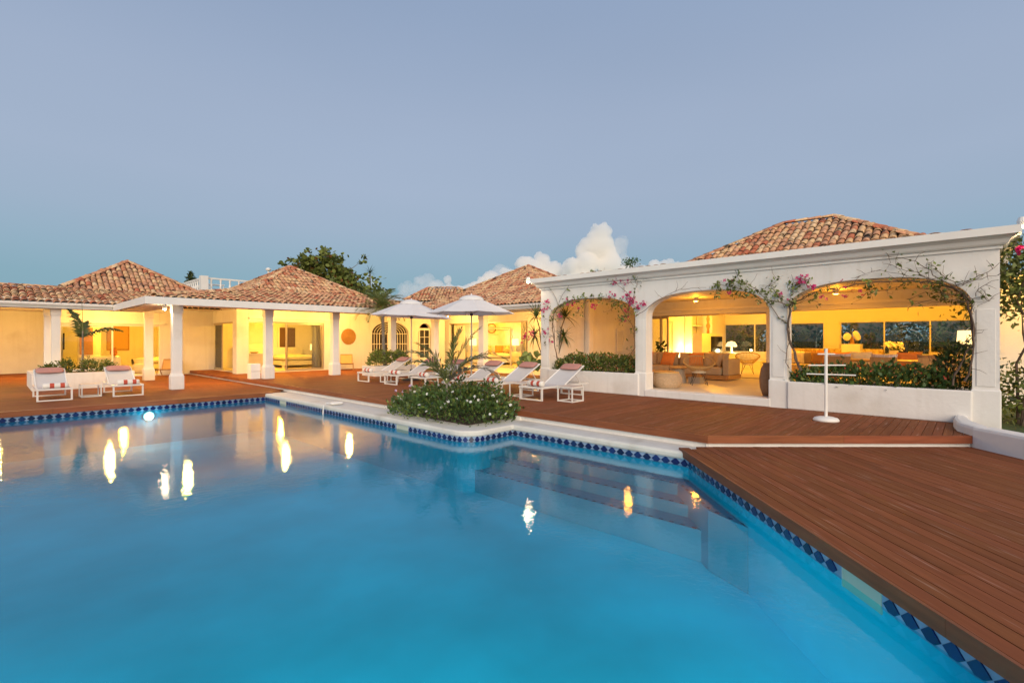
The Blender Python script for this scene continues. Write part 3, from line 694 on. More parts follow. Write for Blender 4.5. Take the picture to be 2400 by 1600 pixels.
# ---- far hall roof beyond the porch corner, turned to face the pool
fp = thing('pavilion', 'distant small tiled roof between the palm and the umbrella', 'house', (*XY(-5, 36), 0))
def cf(X, D, z): return (*XY(X, D), z)
k_ = 33/F
Xl, Xr = (946-CX)*k_, (1140-CX)*k_; Rl, Rr = (1003-CX)*(35/F), (1073-CX)*(35/F)
ff = [(cf(Xl, 33, 4.1), cf(Xr, 33, 4.1), cf(Rr, 35.2, 5.15), cf(Rl, 35.2, 5.15)), (cf(Xl, 37.4, 4.1), cf(Xl, 33, 4.1), cf(Rl, 35.2, 5.15)), (cf(Xr, 33, 4.1), cf(Xr, 37.4, 4.1), cf(Rr, 35.2, 5.15)), (cf(Xr, 37.4, 4.1), cf(Xl, 37.4, 4.1), cf(Rl, 35.2, 5.15), cf(Rr, 35.2, 5.15))]
roof(fp, ff, [(cf(Rl, 35.2, 5.15), cf(Rr, 35.2, 5.15)), (cf(Xl, 33, 4.1), cf(Rl, 35.2, 5.15)), (cf(Xr, 33, 4.1), cf(Rr, 35.2, 5.15))], keep=260, pitch=.225)
mb = MB(); mb.prism([XY(Xl+.2, 33.1), XY(Xr-.2, 33.1), XY(Xr-.2, 37), XY(Xl+.2, 37)], 0, 4.05); mb.build('wall', M['plaster'], fp)
# ---- arcade wing
aw = thing('arcade_building', 'white arcade building with three wide arches under a moulded cornice', 'house', (15, 4.7, 0))
XW, XI = 11.65, 12.0
PY = [(-.34, 0.0), (2.88, 3.22), (6.17, 6.47), (9.38, 9.70)]
OP = [(0.0, 2.88), (3.22, 6.17), (6.47, 9.38)]
ZT = 3.0
mb = MB()
for a, b in PY: mb.box(XW, XI, a, b, 0.0, ZT)
for a, b in OP: arch_fill(mb, 'x', XW, XI, a, b, 2.02, 2.64, ZT, 2.5, 36)
mb.build('arcade', M['plaster'], aw)
for i, (a, b) in enumerate(PY):
    pm_ = MB(); pm_.box(XW-.035, XI+.02, a-.02, b+.02, -.3, .60); pm_.build('plinth', M['plaster'], aw, bevel=.02)
    MB().box(XW-.012, XW, a+.05, b-.05, .66, 1.98).build('pier_panel', M['plaster'], aw, bevel=.006)
def acornice(pts, z0):
    prof = [(0, 0), (.035, 0), (.035, .055), (.075, .06), (.10, .085), (.13, .15), (.19, .19), (.21, .20), (.25, .205), (.25, .335), (0, .335)]
    n = len(pts); rings = []
    for i, p in enumerate(pts):
        p = Vector(p); d0 = (p-Vector(pts[i-1])).normalized() if i else (Vector(pts[1])-p).normalized(); d1 = (Vector(pts[i+1])-p).normalized() if i < n-1 else d0
        n0 = Vector((-d0.y, d0.x)); n1 = Vector((-d1.y, d1.x)); m_ = n0+n1; m_ = m_/m_.dot(n0)
        rings.append([(p.x+m_.x*o, p.y+m_.y*o, z0+h) for o, h in prof])
    k = len(prof); v = [q for r_ in rings for q in r_]; f = [(i*k+j, i*k+(j+1) % k, (i+1)*k+(j+1) % k, (i+1)*k+j) for i in range(n-1) for j in range(k)]+[tuple(range(k)), tuple((n-1)*k+j for j in range(k))]
    return MB().add(v, f).build('cornice', M['trim'], aw)
acornice([(25, -.34), (XW, -.34), (XW, 9.70), (14.6, 9.70)], ZT-.01)
PF = .17
floor_slab(aw, XI, 17.5, -.3, 9.7, PF); floor_slab(aw, 17.5, 25, -.3, 9.7, PF+.002)
MB().box(XW-.05, XI, 3.20, 6.19, 0, PF+.004).build('step', M['plaster'], aw, bevel=.015)
mb = MB()
for a, b in ((OP[2][0]-.0, OP[2][1]+.0), (OP[0][0], OP[0][1])):
    mb = MB(); mb.box(XW-.075, XW+.06, a-.12 if a > 1 else a+.0, b-.02, 0, .575); mb.box(XI+.55, XI+.65, a-.05, b+.05, PF, .57)
    mb.build('planter_wall', M['plaster'], aw, bevel=.02)
    MB().box(XW+.06, XI+.55, a, b, .3, .52).build('planter_soil', M['soil'], aw)
ceiling(aw, XI, 17.4, -.3, 9.7, 2.86, M['timber_ceiling'], 'porch_ceiling'); ceiling(aw, 17.6, 25, -.3, 9.7, 3.0)
y0d, y1d = -.1, 9.0
hb = MB(); wall_boxes(hb, 'x', 17.4, 17.6, -.34, 9.7, PF, 3.1, [(-.1, 4.56, PF+.0, 2.37), (4.92, 9.15, PF+.0, 2.37)])
hb.build('inner_wall', M['plaster'], aw)
MB().box(17.33, 17.4, -.3, 9.7, 2.52, 2.60).box(17.36, 17.4, -.3, 9.7, 2.38, 2.44).build('moulding', M['trim'], aw)
slider(aw, 'x', 17.5, 4.92, 9.15, PF, 2.37, [(8.35, 9.1, .03), (8.6, 9.15, -.03)], M['alug'])
ew = MB(); wall_boxes(ew, 'y', 9.7, 9.9, XI, 14.0, 0, 3.0); wall_boxes(ew, 'y', 9.7, 9.9, 14.0, 14.3, 0, 3.0)
wall_boxes(ew, 'y', 9.72, 9.92, 14.3, 25.2, 0, 3.2); ew.build('end_wall', M['plaster'], aw); ew = MB(); wall_boxes(ew, 'y', -.34, -.14, XI+2.6, 25.2, 0, 3.2, [(14.9, 16.6, .9, 2.3)])
ew.build('end_wall', M['plaster'], aw)
MB().box(13.95, 14.28, 9.5, 9.7, PF, 2.8).build('pilaster', M['plaster'], aw, bevel=.06)
# louvred shutter on the porch end wall
lx0, lx1 = ony(1446, 9.7), ony(1459, 9.7); lz0, lz1 = zat(822, 9.7/ray(1452)[1]), zat(773, 9.7/ray(1452)[1])
lv = MB(); wall_boxes(lv, 'y', 9.66, 9.69, lx0-.04, lx1+.04, lz0-.04, lz1+.04, [(lx0, lx1, lz0, lz1)]); lo = lv.build('shutter', M['trim'], aw)
for i in range(12):
    z = lz0+(lz1-lz0)*(i+.5)/12; MB().add([(lx0, 9.662, z-.025), (lx1, 9.662, z-.025), (lx1, 9.688, z+.02), (lx0, 9.688, z+.02), (lx0, 9.668, z-.03), (lx1, 9.668, z-.03), (lx1, 9.694, z+.015), (lx0, 9.694, z+.015)], [(0, 1, 2, 3), (7, 6, 5, 4), (0, 4, 5, 1), (3, 2, 6, 7)]).build('slat', M['trim'], lo)
# back wall with the garden windows
wy = [onx(p, 25.0) for p in (1697, 1793, 1846, 1932, 1968, 2300)]
bw = MB(); WZ0, WZ1 = .86, 2.25
wall_boxes(bw, 'x', 25.0, 25.2, -.34, 9.9, 0, 3.2, [(max(-.1, wy[5]), wy[4], WZ0, WZ1), (wy[3], wy[2], WZ0, WZ1), (wy[2]+.3, wy[0], WZ0, WZ1)])
bw.build('back_wall', M['inner'], aw)
def window(parent, x, a0, a1, z0, z1, muls):
    mb = MB(); e = .05
    for p, q, r_, s in ((a0, a1, z0, z0+e), (a0, a1, z1-e, z1), (a0, a0+e, z0+e, z1-e), (a1-e, a1, z0+e, z1-e)): mb.box(x-.03, x+.03, p, q, r_, s)
    for u in muls: mb.box(x-.028, x+.028, u-e/2, u+e/2, z0+e, z1-e)
    fr = mb.build('window', M['trim'], parent); ed = [a0+e]+sorted(muls)+[a1-e]
    for p, q in zip(ed, ed[1:]): MB().box(x-.004, x+.004, p+.02, q-.02, z0+e-.01, z1-e+.01).build('pane', M['glass'], fr)
window(aw, 25.08, max(-.1, wy[5]), wy[4], WZ0, WZ1, [onx(2072, 25), onx(2180, 25)]); window(aw, 25.08, wy[3], wy[2], WZ0, WZ1, []); window(aw, 25.08, wy[2]+.3, wy[0], WZ0, WZ1, [onx(1768, 25)])
f4, c4 = hip(19.2, 4.1, 7.1, 6.5, 4.3, 5.6, 5.50, 3.74, 3.0, 3.22, ry=.75)
rf = roof(aw, f4, [c4[1], c4[3], c4[5], c4[7], c4[8]], keep=298)
# ragged eave tiles showing over the cornice
# ------------------------------------------------------------------ room and porch lamps
lamp('room_light', 4.5, 30.2, 2.3, 400); lamp('room_light', 10.2, 25.8, 2.35, 340); lamp('room_light', 20.6, 20.0, 2.45, 300)
for y_ in (1.5, 4.8, 8.0): lamp('room_light', 21.3, y_, 2.8, 250, (1, .42, .018))
downlight(*XY((1631-CX)/F*16.2, 16.2), 2.86, 110, 'round ceiling spotlight seen through the middle arch', True); downlight(*XY((1959-CX)/F*13.6, 13.6), 2.86, 110, 'round ceiling spotlight seen through the right arch', True)
downlight(13.4, 7.7, 2.86, 130, 'added unseen ceiling spotlight behind the left arch', True)  # extra lamp, out of view, added to brighten the porch pilaster
for x_, y_, z_ in ((4.9, 20.6, 2.86), (8.6, 21.2, 2.86), (11.5, 21.2, 2.86), (16.9, 20.6, 2.86), (17.0, 14.5, 2.98), (0.2, 29.5, 2.86), (3.4, 25.7, 2.86)):
    lb = {4.9: 'bright round lamp under the eave beside the front corner pillar', 8.6: 'round porch spotlight above the open glass corner', 11.5: 'round porch spotlight near the wicker wall disc', 16.9: 'round porch spotlight near the french door', 17.0: 'round porch spotlight by the bedroom planting', .2: 'round porch spotlight at the far left wall', 3.4: 'round porch spotlight above the left planter door'}[x_]
    downlight(x_, y_, z_, {.2: 520, 3.4: 300}.get(x_, 290), lb)
# ---- pool lamps
def pool_lamp(x, y, z, nx, ny, watt, label, spot=0):
    t = thing('pool_light', label, 'pool light', (x, y, z), group='underwater pool lights')
    Mx = Vector((nx, ny, 0)).to_track_quat('Z', 'Y').to_matrix().to_4x4(); Mx.translation = (x, y, z)
    mb = MB(); mb.lathe([(.13, .0), (.13, .02), (.10, .03)], (0, 0, 0), 16); mb.v = [tuple(Mx @ Vector(p)) for p in mb.v]; mb.build('rim', M['alu'], t)
    mb = MB(); mb.lathe([(.10, .031), (.06, .045)], (0, 0, 0), 16); mb.v = [tuple(Mx @ Vector(p)) for p in mb.v]; mb.build('lens', mat('lit_lens', (.9, .95, 1), .3, emit=(.75, .9, 1), estr=30), t)
    l = lamp('pool_light_source', x+nx*.12, y+ny*.12, z, watt, (.75, .92, 1), .1, t, **(dict(typ='SPOT', spot=spot) if spot else {}))
    if spot: l.rotation_euler = Vector((-nx, -ny, .30)).to_track_quat('Z', 'Y').to_euler()
    return t
q = G(352, 962, ZW)
pool_lamp(q[0], 15.93, -.56, 0, -1, 7, 'bright white pool light under the left deck edge')
pool_lamp(*XY(.3, .98), -.62, FX, FY, 400, 'pool light in the near pool wall, right one', 120)
pool_lamp(*XY(-3.6, .98), -.62, FX, FY, 170, 'added unseen pool light in the near pool wall, left one', 120)  # extra lamp, out of view, added to brighten the water

# ------------------------------------------------------------------ foliage builders
def leafmat(name, col, var=.35, trans=.3, rough=.5): return mat(name, col, rough, rnd=var, trans=trans)
M['leaf'] = leafmat('shrub_leaf', (.065, .125, .030)); M['leaf2'] = leafmat('olive_leaf', (.13, .165, .038)); M['leaf3'] = leafmat('young_leaf', (.17, .23, .05))
M['leafd'] = leafmat('dark_leaf', (.055, .085, .026)); M['grape'] = leafmat('sea_grape_leaf', (.20, .23, .055), .45)
M['grape2'] = leafmat('rusty_leaf', (.26, .12, .035)); M['frond'] = leafmat('palm_leaflet', (.20, .23, .075)); M['frondp'] = leafmat('palm_leaflet_grey', (.27, .24, .17))
M['bark'] = mat('bark', (.16, .125, .095), .9, var=.3, scale=8); M['twig'] = mat('vine_stem', (.11, .075, .055), .85, var=.25, scale=10); M['palmbark'] = mat('palm_trunk', (.19, .17, .14), .85, var=.3, scale=14)
M['white_petal'] = mat('white_petal', (.85, .85, .82), .6, trans=.3); M['pink_petal'] = mat('magenta_bract', (.50, .008, .14), .6, rnd=.25, trans=.35); M['red_petal'] = mat('coral_petal', (.60, .09, .05), .6, trans=.3)
M['lilac_petal'] = mat('lilac_petal', (.55, .38, .60), .6, trans=.3)
def leaves(pts, size, up=.35, asp=.55, jit=.6, dirs=None):
    """one small folded leaf (a quad) at every point"""
    P = np.asarray(pts, float); n = len(P); d = rng.normal(size=(n, 3)) if dirs is None else np.asarray(dirs, float)+rng.normal(size=(n, 3))*.5
    d[:, 2] += up; d /= np.linalg.norm(d, axis=1)[:, None]
    r_ = rng.normal(size=(n, 3)); s = np.cross(d, r_); s /= np.linalg.norm(s, axis=1)[:, None]; nn = np.cross(s, d)
    L_ = size*(1+jit*rng.uniform(-1, 1, n))[:, None]
    V = np.stack([P, P+d*L_*.5+s*L_*asp*.5+nn*L_*.08, P+d*L_, P+d*L_*.5-s*L_*asp*.5+nn*L_*.08], 1).reshape(-1, 3)
    return V, np.arange(4*n).reshape(n, 4)
def discs(pts, size, k=7, up=.5):
    P = np.asarray(pts, float); n = len(P); nn = rng.normal(size=(n, 3)); nn[:, 2] = np.abs(nn[:, 2])+up; nn /= np.linalg.norm(nn, axis=1)[:, None]
    a = np.cross(nn, rng.normal(size=(n, 3))); a /= np.linalg.norm(a, axis=1)[:, None]; b = np.cross(nn, a); r_ = (size*rng.uniform(.7, 1.2, n))[:, None]
    V = np.stack([P+r_*(a*math.cos(2*math.pi*i/k)+b*math.sin(2*math.pi*i/k)) for i in range(k)], 1).reshape(-1, 3)
    return V, np.arange(k*n).reshape(n, k)
def foliage(name, VQ, m, parent, kind='stuff'): return link(name, npmesh(name, *VQ), m, parent, kind=kind)
def petals(pts, r, m, parent, name='flowers', k=5):
    V = []; Q = []
    for p in pts:
        nn = Vector((random.gauss(-.5, .5), random.gauss(-.5, .5), random.gauss(.5, .4))).normalized(); a = nn.orthogonal().normalized(); b = nn.cross(a); p = Vector(p)
        for i in range(k):
            t = 2*math.pi*i/k; u = a*math.cos(t)+b*math.sin(t); s = nn.cross(u); i0 = len(V); q = r*random.uniform(.8, 1.15)
            V += [p, p+u*q*.6+s*q*.42+nn*q*.15, p+u*q+nn*q*.25, p+u*q*.6-s*q*.42+nn*q*.15]; Q.append((i0, i0+1, i0+2, i0+3))
    return link(name, npmesh(name, [tuple(v) for v in V], Q), m, parent, kind='stuff')
def noise2(x, y, s): 
    return .5*math.sin(x*s+1.3)*math.cos(y*s*1.2+.4)+.3*math.sin(x*s*2.3+y*s*1.7+2)+.2*math.sin(x*s*4.1-y*s*3.7)
def shrub(label, cat, foot, z0, ht, N, size, m, m2=None, flowers=None, group=None, name='shrub', tall=()):
    """foot: (x0,x1,y0,y1); leaves gather on an uneven dome"""
    x0, x1, y0, y1 = foot; t = thing(name, label, cat, ((x0+x1)/2, (y0+y1)/2, z0), group=group)
    cx, cy_, hx, hy = (x0+x1)/2, (y0+y1)/2, (x1-x0)/2, (y1-y0)/2
    P = []; D = []; top = []
    while len(P) < N:
        u, v = random.uniform(-1, 1), random.uniform(-1, 1); e = (abs(u)**3+abs(v)**3)
        if e > 1: continue
        x, y = cx+u*hx, cy_+v*hy; h = ht*(1-.75*e**1.5)*(1+.32*noise2(x, y, 4.6))+.05
        for tx, ty, th, tr in tall:
            h += th*math.exp(-((x-tx)**2+(y-ty)**2)/tr**2)
        k = random.random(); z = z0+h*(1-.9*k*k)
        j = .05+.03*random.random(); P.append((x+random.gauss(0, j), y+random.gauss(0, j), z+random.gauss(0, .03))); D.append((u*.9, v*.9, .8*(1-k)))
        if k < .12: top.append((x+u*.03, y+v*.03, z+.03))
    P = np.array(P); D = np.array(D)
    if m2 is not None:
        c = rng.random(N) < .35; foliage('foliage', leaves(P[~c], size, dirs=D[~c]), m, t); foliage('young_leaves', leaves(P[c], size*.9, dirs=D[c]), m2, t)
    else: foliage('foliage', leaves(P, size, dirs=D), m, t)
    st = MB(); SP = []
    for i in range(N//130):
        q = Vector(random.choice(top)); e = q+Vector((random.gauss(0, .07), random.gauss(0, .07), random.uniform(.06, .20)*min(1, ht*2))); st.tube([q-Vector((0, 0, .1)), q, e], .005, 4, .003)
        SP += [tuple(q.lerp(e, random.random())+Vector((random.gauss(0, .015), random.gauss(0, .015), 0))) for k in range(9)]
    foliage('sprig_leaves', leaves(np.array(SP), size*.9), m, t)
    for i in range(14):
        x, y = cx+random.uniform(-.7, .7)*hx, cy_+random.uniform(-.7, .7)*hy; st.tube([(x, y, z0-.05), (x+random.uniform(-.1, .1), y+random.uniform(-.1, .1), z0+ht*.5), (x+random.uniform(-.2, .2), y+random.uniform(-.2, .2), z0+ht*.85)], .008, 4, .004)
    st.build('stems', M['twig'], t, kind='stuff')
    if flowers:
        nf, fr, fm = flowers; petals(random.sample(top, min(nf, len(top))), fr, fm, t)
    return t
def frond(parent, base, az, length, el, droop, n=26, ll=.32, lw=.022, m=None, vee=.35, hang=.35, name='frond', r=.010, sweep=0):
    """pinnate palm frond: a curved rachis carrying narrow folded leaflets"""
    m = m or M['frond']; P = []; p = Vector(base); a = el; A = az; N = 14
    for i in range(N+1):
        P.append(p.copy()); d = Vector((math.cos(A)*math.cos(a), math.sin(A)*math.cos(a), math.sin(a))); p = p+d*(length/N); a -= droop/N*(.4+1.2*i/N); A += sweep/N
    mb = MB(); mb.tube(P, r, 5, r*.25)
    for i in range(n):
        f_ = .10+.90*i/(n-1); q = f_*N; i0 = min(int(q), N-1); c = P[i0].lerp(P[i0+1], q-i0); t = (P[i0+1]-P[i0]).normalized()
        side = t.cross(Vector((0, 0, 1))).normalized(); upv = side.cross(t); L_ = ll*(math.sin(math.pi*(f_*.86+.12))**.6)*random.uniform(.82, 1.1)
        for s in (-1, 1):
            d = (side*s*(1-.5*f_)+t*(.35+.75*f_)+upv*(vee+random.gauss(0, .13))).normalized(); wv = d.cross(upv).normalized()*lw*random.uniform(.8, 1.2)
            e1 = c+d*L_*.5; d2 = (d+Vector((0, 0, -hang*random.uniform(.5, 1.5)))).normalized(); e2 = e1+d2*L_*.5
            mb.add([c-wv*.4, c+wv*.4, e1+wv, e1-wv, e2], [(0, 1, 2, 3), (3, 2, 4)])
    return mb.build(name, m, parent)
def rosette(parent, c, n, L_, wd, m, name='leaf', up=(-.3, 1.2)):
    """sword leaves round a growing tip, each leaf a piece"""
    for i in range(n):
        az = 2.399*i; el = up[0]+(up[1]-up[0])*(i/n)+random.gauss(0, .08); p = Vector(c); mb = MB(); v = []; l = L_*random.uniform(.75, 1.1)
        for k in range(5):
            d = Vector((math.cos(az)*math.cos(el), math.sin(az)*math.cos(el), math.sin(el))); s = Vector((-math.sin(az), math.cos(az), 0)); w = wd*(1-(k/4)**2)*(.6 if k == 0 else 1)+.001
            v += [p-s*w, p+s*w]; p = p+d*l/4; el -= .16
        mb.add(v, [(2*k, 2*k+1, 2*k+3, 2*k+2) for k in range(4)]); mb.build(name, m, parent)

# ------------------------------------------------------------------ planting
# flower bed on the pool coping
MB().prism([(6.35, 7.12), (7.9, 7.12), (7.9, 9.8), (6.72, 9.8), (6.35, 9.3)], ZC-.1, ZC+.015).build('bed_soil', M['soil'], kind='structure')
shrub('dense green flower bed with small white blossoms on the pool coping', 'flower bed', (6.06, 7.95, 6.84, 9.95), ZC-.03, .50, 7200, .074, M['leaf'], M['leaf3'], (85, .036, M['white_petal']), name='flower_bed', tall=((7.3, 7.5, .22, .35), (7.4, 8.6, .12, .4)))
t = thing('flower_stalk', 'thin stalks with lilac blossoms leaning out of the flower bed left side', 'flower', (6.6, 9.8, ZC))
for i, (px, py) in enumerate(((960, 905), (926, 917), (944, 918), (945, 931), (941, 936))):
    D_ = 11.4; x, y = XY((px-CX)/F*D_, D_); z = zat(py, D_); MB().tube([(6.75, 9.6, ZC+.2), ((x+6.75)/2, (y+9.6)/2, (z+ZC)/2+.1), (x, y, z)], .005, 4).build('stem', M['twig'], t); petals([(x, y, z), (x+.02, y, z+.02)], .035, M['lilac_petal'] if i < 4 else M['white_petal'], t, 'blossom')
# young feathery palm in the bed
pb = XY((1047-CX)/F*10.6, 10.6); t = thing('palm', 'young feathery palm rising out of the flower bed before the umbrellas', 'palm', (*pb, ZC))
MB().tube([(*pb, ZC), (pb[0], pb[1], .25), (pb[0]+.02, pb[1]+.02, .52)], .035, 7, .022).build('trunk', M['palmbark'], t)
cb = (pb[0]+.02, pb[1]+.02, .50); ar = math.atan2(-FX, FY)      # azimuth of "right" in the picture
for az, L_, el, dr, mm in ((ar+.05, 1.45, 1.22, .55, 'frond'), (ar-.2, 1.25, 1.42, .35, 'frond'), (ar+3.0, 1.45, 1.12, 1.85, 'frond'), (ar+3.45, 1.15, 1.3, 1.1, 'frond'), (ar+.1, 1.65, 1.0, 1.95, 'frond'), (ar-.35, 1.35, .75, 1.8, 'frondp'), (ar+.5, 1.3, .95, 1.5, 'frondp'), (ar+2.7, 1.25, .9, 1.6, 'frond')):
    frond(t, cb, az, L_, el, dr, 32, .36, .024, M[mm], hang=.4, vee=.2, r=.013)
# left planter
pl = thing('planter', 'long low white planter box behind the two left sun loungers', 'planter', (2.2, 23, ZL))
mb = MB(); wall_boxes(mb, 'y', 21.75, 21.93, .93, 3.55, ZL, .365); wall_boxes(mb, 'y', 24.5, 24.68, .93, 3.55, ZL, .365); wall_boxes(mb, 'x', .93, 1.11, 21.93, 24.5, ZL, .365); wall_boxes(mb, 'x', 3.37, 3.55, 21.93, 24.5, ZL, .365)
mb.build('box', M['plaster'], pl, kind='thing'); MB().box(1.11, 3.37, 21.93, 24.5, ZL, .29).build('soil', M['soil'], pl)
for i, (a, b, h_, tl) in enumerate(((1.2, 1.6, .24, 'leftmost'), (1.66, 1.98, .42, 'tallest'), (2.15, 2.66, .38, 'middle'), (2.7, 3.15, .28, 'rightmost'))):
    shrub('%s leafy green shrub in the white planter behind the left loungers' % tl, 'shrub', (a, b, 22.3, 23.0), .28, h_, 480, .075, M['leaf2'], M['leaf'], group='shrubs in the left planter')
D_ = 17.6; bx_, by_ = XY((194-CX)/F*D_, D_); t = thing('palm', 'slender young palm with two ragged fronds in the left planter', 'palm', (bx_, by_, .28)); zc = zat(800, D_)
MB().tube([(bx_, by_, .28), (bx_, by_, zc), (bx_, by_, zat(775, D_))], .035, 7, .022).build('trunk', M['palmbark'], t)
MB().tube([(bx_, by_, zat(778, D_)), (bx_-.01, by_, zat(735, D_)), (bx_-.03, by_, zat(700, D_))], .014, 5, .004).build('spear', M['frond'], t)
frond(t, (bx_, by_, zc+.15), ar, 1.5, .55, 1.15, 28, .36, .036, M['leafd'], vee=-.1, hang=.9)
frond(t, (bx_, by_, zc), ar+2.8, 1.5, 1.35, 1.15, 28, .34, .036, M['leafd'], vee=.0, hang=.6)
frond(t, (bx_, by_, zc+.1), ar+2.0, .8, 1.3, .9, 14, .26, .04, M['leafd'], vee=.0, hang=.6)
# planter and palm before the grille arch
pg = thing('planter', 'low cream planter before the grille arch, left of the sun loungers', 'planter', (11.5, 17.9, 0))
MB().box(10.55, 12.5, 17.35, 18.4, -.02, .40).build('box', M['plaster'], pg, bevel=.02)
shrub('bright green shrub in the low planter at the foot of the slim palm', 'shrub', (10.6, 12.45, 17.4, 18.35), .40, .46, 1500, .10, M['leaf3'], M['leaf2'])
tx, ty = 11.36, 17.95; t = thing('palm', 'slim palm with a feathery crown in front of the eave and grille arch', 'palm', (tx, ty, .40))
MB().tube([(tx, ty, .38), (tx-.04, ty+.04, 1.2), (tx-.08, ty+.04, 2.2), (tx-.12, ty+.02, 2.75)], .080, 8, .055).build('trunk', M['palmbark'], t); tx -= .12; ty += .02
for i in range(26):
    k = i/26; frond(t, (tx, ty, 2.75+.06*random.random()), i*2.399, 1.25*random.uniform(.85, 1.1), 1.35-1.5*k, 1.5, 30, .36, .012, M['frond'] if i % 3 else M['leaf3'], hang=.5)
MB().tube([(tx, ty, 2.6), (tx, ty, 3.0)], .09, 7, .05).build('crownshaft', M['leaf3'], t)
# dracaenas and broad leaves beside the arcade
for px, py, D_, bpy_, lb in ((1325, 742, 15.8, 860, 'spiky dracaena with a bent stem inside the left arch'), (1257, 742, 16.6, 850, 'spiky dracaena against the wall left of the arcade')):
    x, y = XY((px-CX)/F*D_, D_); z = zat(py, D_); xb, yb = XY((px-18-CX)/F*D_ if px > 1300 else (px+14-CX)/F*D_, D_)
    t = thing('dracaena', lb, 'plant', (xb, yb, .4)); MB().tube([(xb, yb, .35), (xb, yb, 1.0), ((x+xb)/2, (y+yb)/2, z-.35), (x, y, z)], .028, 6, .018).build('stem', M['bark'], t)
    rosette(t, (x, y, z), 46, .66, .021, M['leaf2'])
    x2, y2 = XY((px-4-CX)/F*D_, D_); MB().tube([(xb, yb, .9), (x2, y2, z-.6)], .02, 6).build('stem', M['bark'], t); rosette(t, (x2, y2, z-.62), 40, .56, .020, M['leaf'], up=(-.9, 1.2))
t = thing('philodendron', 'broad leaved green plant at the left foot of the arcade', 'plant', (*XY((1243-CX)/F*15.9, 15.9), 0))
for i in range(46):
    px, py = random.uniform(1213, 1268), random.uniform(826, 862); D_ = random.uniform(15.6, 16.4); c = Vector((*XY((px-CX)/F*D_, D_), zat(py, D_)))
    nn = Vector((-.6*FX+random.gauss(0, .35), -.6*FY+random.gauss(0, .35), .5+random.gauss(0, .3))).normalized(); d = nn.cross(Vector((random.gauss(0, 1), random.gauss(0, 1), 0))).normalized(); d = d if d.z < 0 else -d; s = nn.cross(d); l = random.uniform(.16, .25)
    pts = [(-.45, 0), (-.35, .32), (0, .42), (.4, .3), (.75, .12), (1, 0)]
    v = [c+d*a*l for a, b in ((-.3, 0), (1, 0))]+[c+d*a*l+s*b*l-nn*abs(b)*l*.25 for a, b in pts[1:5]]+[c+d*a*l-s*b*l-nn*abs(b)*l*.25 for a, b in pts[1:5]]
    MB().add([tuple(q) for q in v], [(0, 2, 3), (0, 3, 4, 1), (4, 5, 1), (0, 7, 6), (0, 1, 8, 7), (8, 1, 9)]).build('leaf', M['leaf3'], t)
# hedges in the arcade planters
shrub('thick flowering shrub filling the planter under the left arch', 'shrub', (11.66, 12.45, 6.5, 9.4), .50, .40, 3000, .085, M['leaf2'], M['leaf'], (55, .020, M['red_petal']))
shrub('thick shrub with coral flowers filling the planter under the right arch', 'shrub', (11.66, 12.45, .25, 2.92), .46, .37, 3000, .080, M['leaf'], M['leaf2'], (75, .022, M['red_petal']), tall=((12, .5, .1, .3),))
shrub('dark leafy shrub against the inner side of the last pier', 'shrub', (12.0, 12.6, -.02, .55), .5, .75, 700, .08, M['leafd'], M['leaf'])
# bougainvillea right of the arcade
bc = XY(9.35, 8.9); t = thing('bougainvillea', 'large bougainvillea bush at the right end of the arcade', 'shrub', (*bc, -.1))
P = []
for k in range(84):
    c = np.array([*XY(random.uniform(8.55, 9.9), random.uniform(8.3, 9.5)), random.choice([random.uniform(1.9, 3.15), random.uniform(2.2, 3.1), random.uniform(.0, 1.0)])]); P += list(c+rng.normal(size=(55, 3))*(.20, .20, .16))
foliage('foliage', leaves(np.array(P[:3300]), .085), M['leaf2'], t); foliage('dark_foliage', leaves(np.array(P[3300:]), .085), M['leafd'], t)
for k in range(5):
    a = Vector((*XY(random.uniform(8.9, 9.5), random.uniform(8.6, 9.1)), -.1)); b = Vector((*XY(random.uniform(8.75, 9.9), random.uniform(8.5, 9.2)), 2.7)); q = [a.lerp(b, u)+Vector((random.gauss(0, .09), random.gauss(0, .09), 0)) for u in (.2, .4, .6, .8)]
    MB().tube([a]+q+[b], .026, 6, .010).build('stem', M['twig'], t)
petals([(*XY(8.35, 8.1), 2.95), (*XY(8.4, 8.1), 2.98), (*XY(8.42, 8.15), 2.9), (*XY(8.9, 8.3), 2.5)]*3, .05, M['pink_petal'], t)

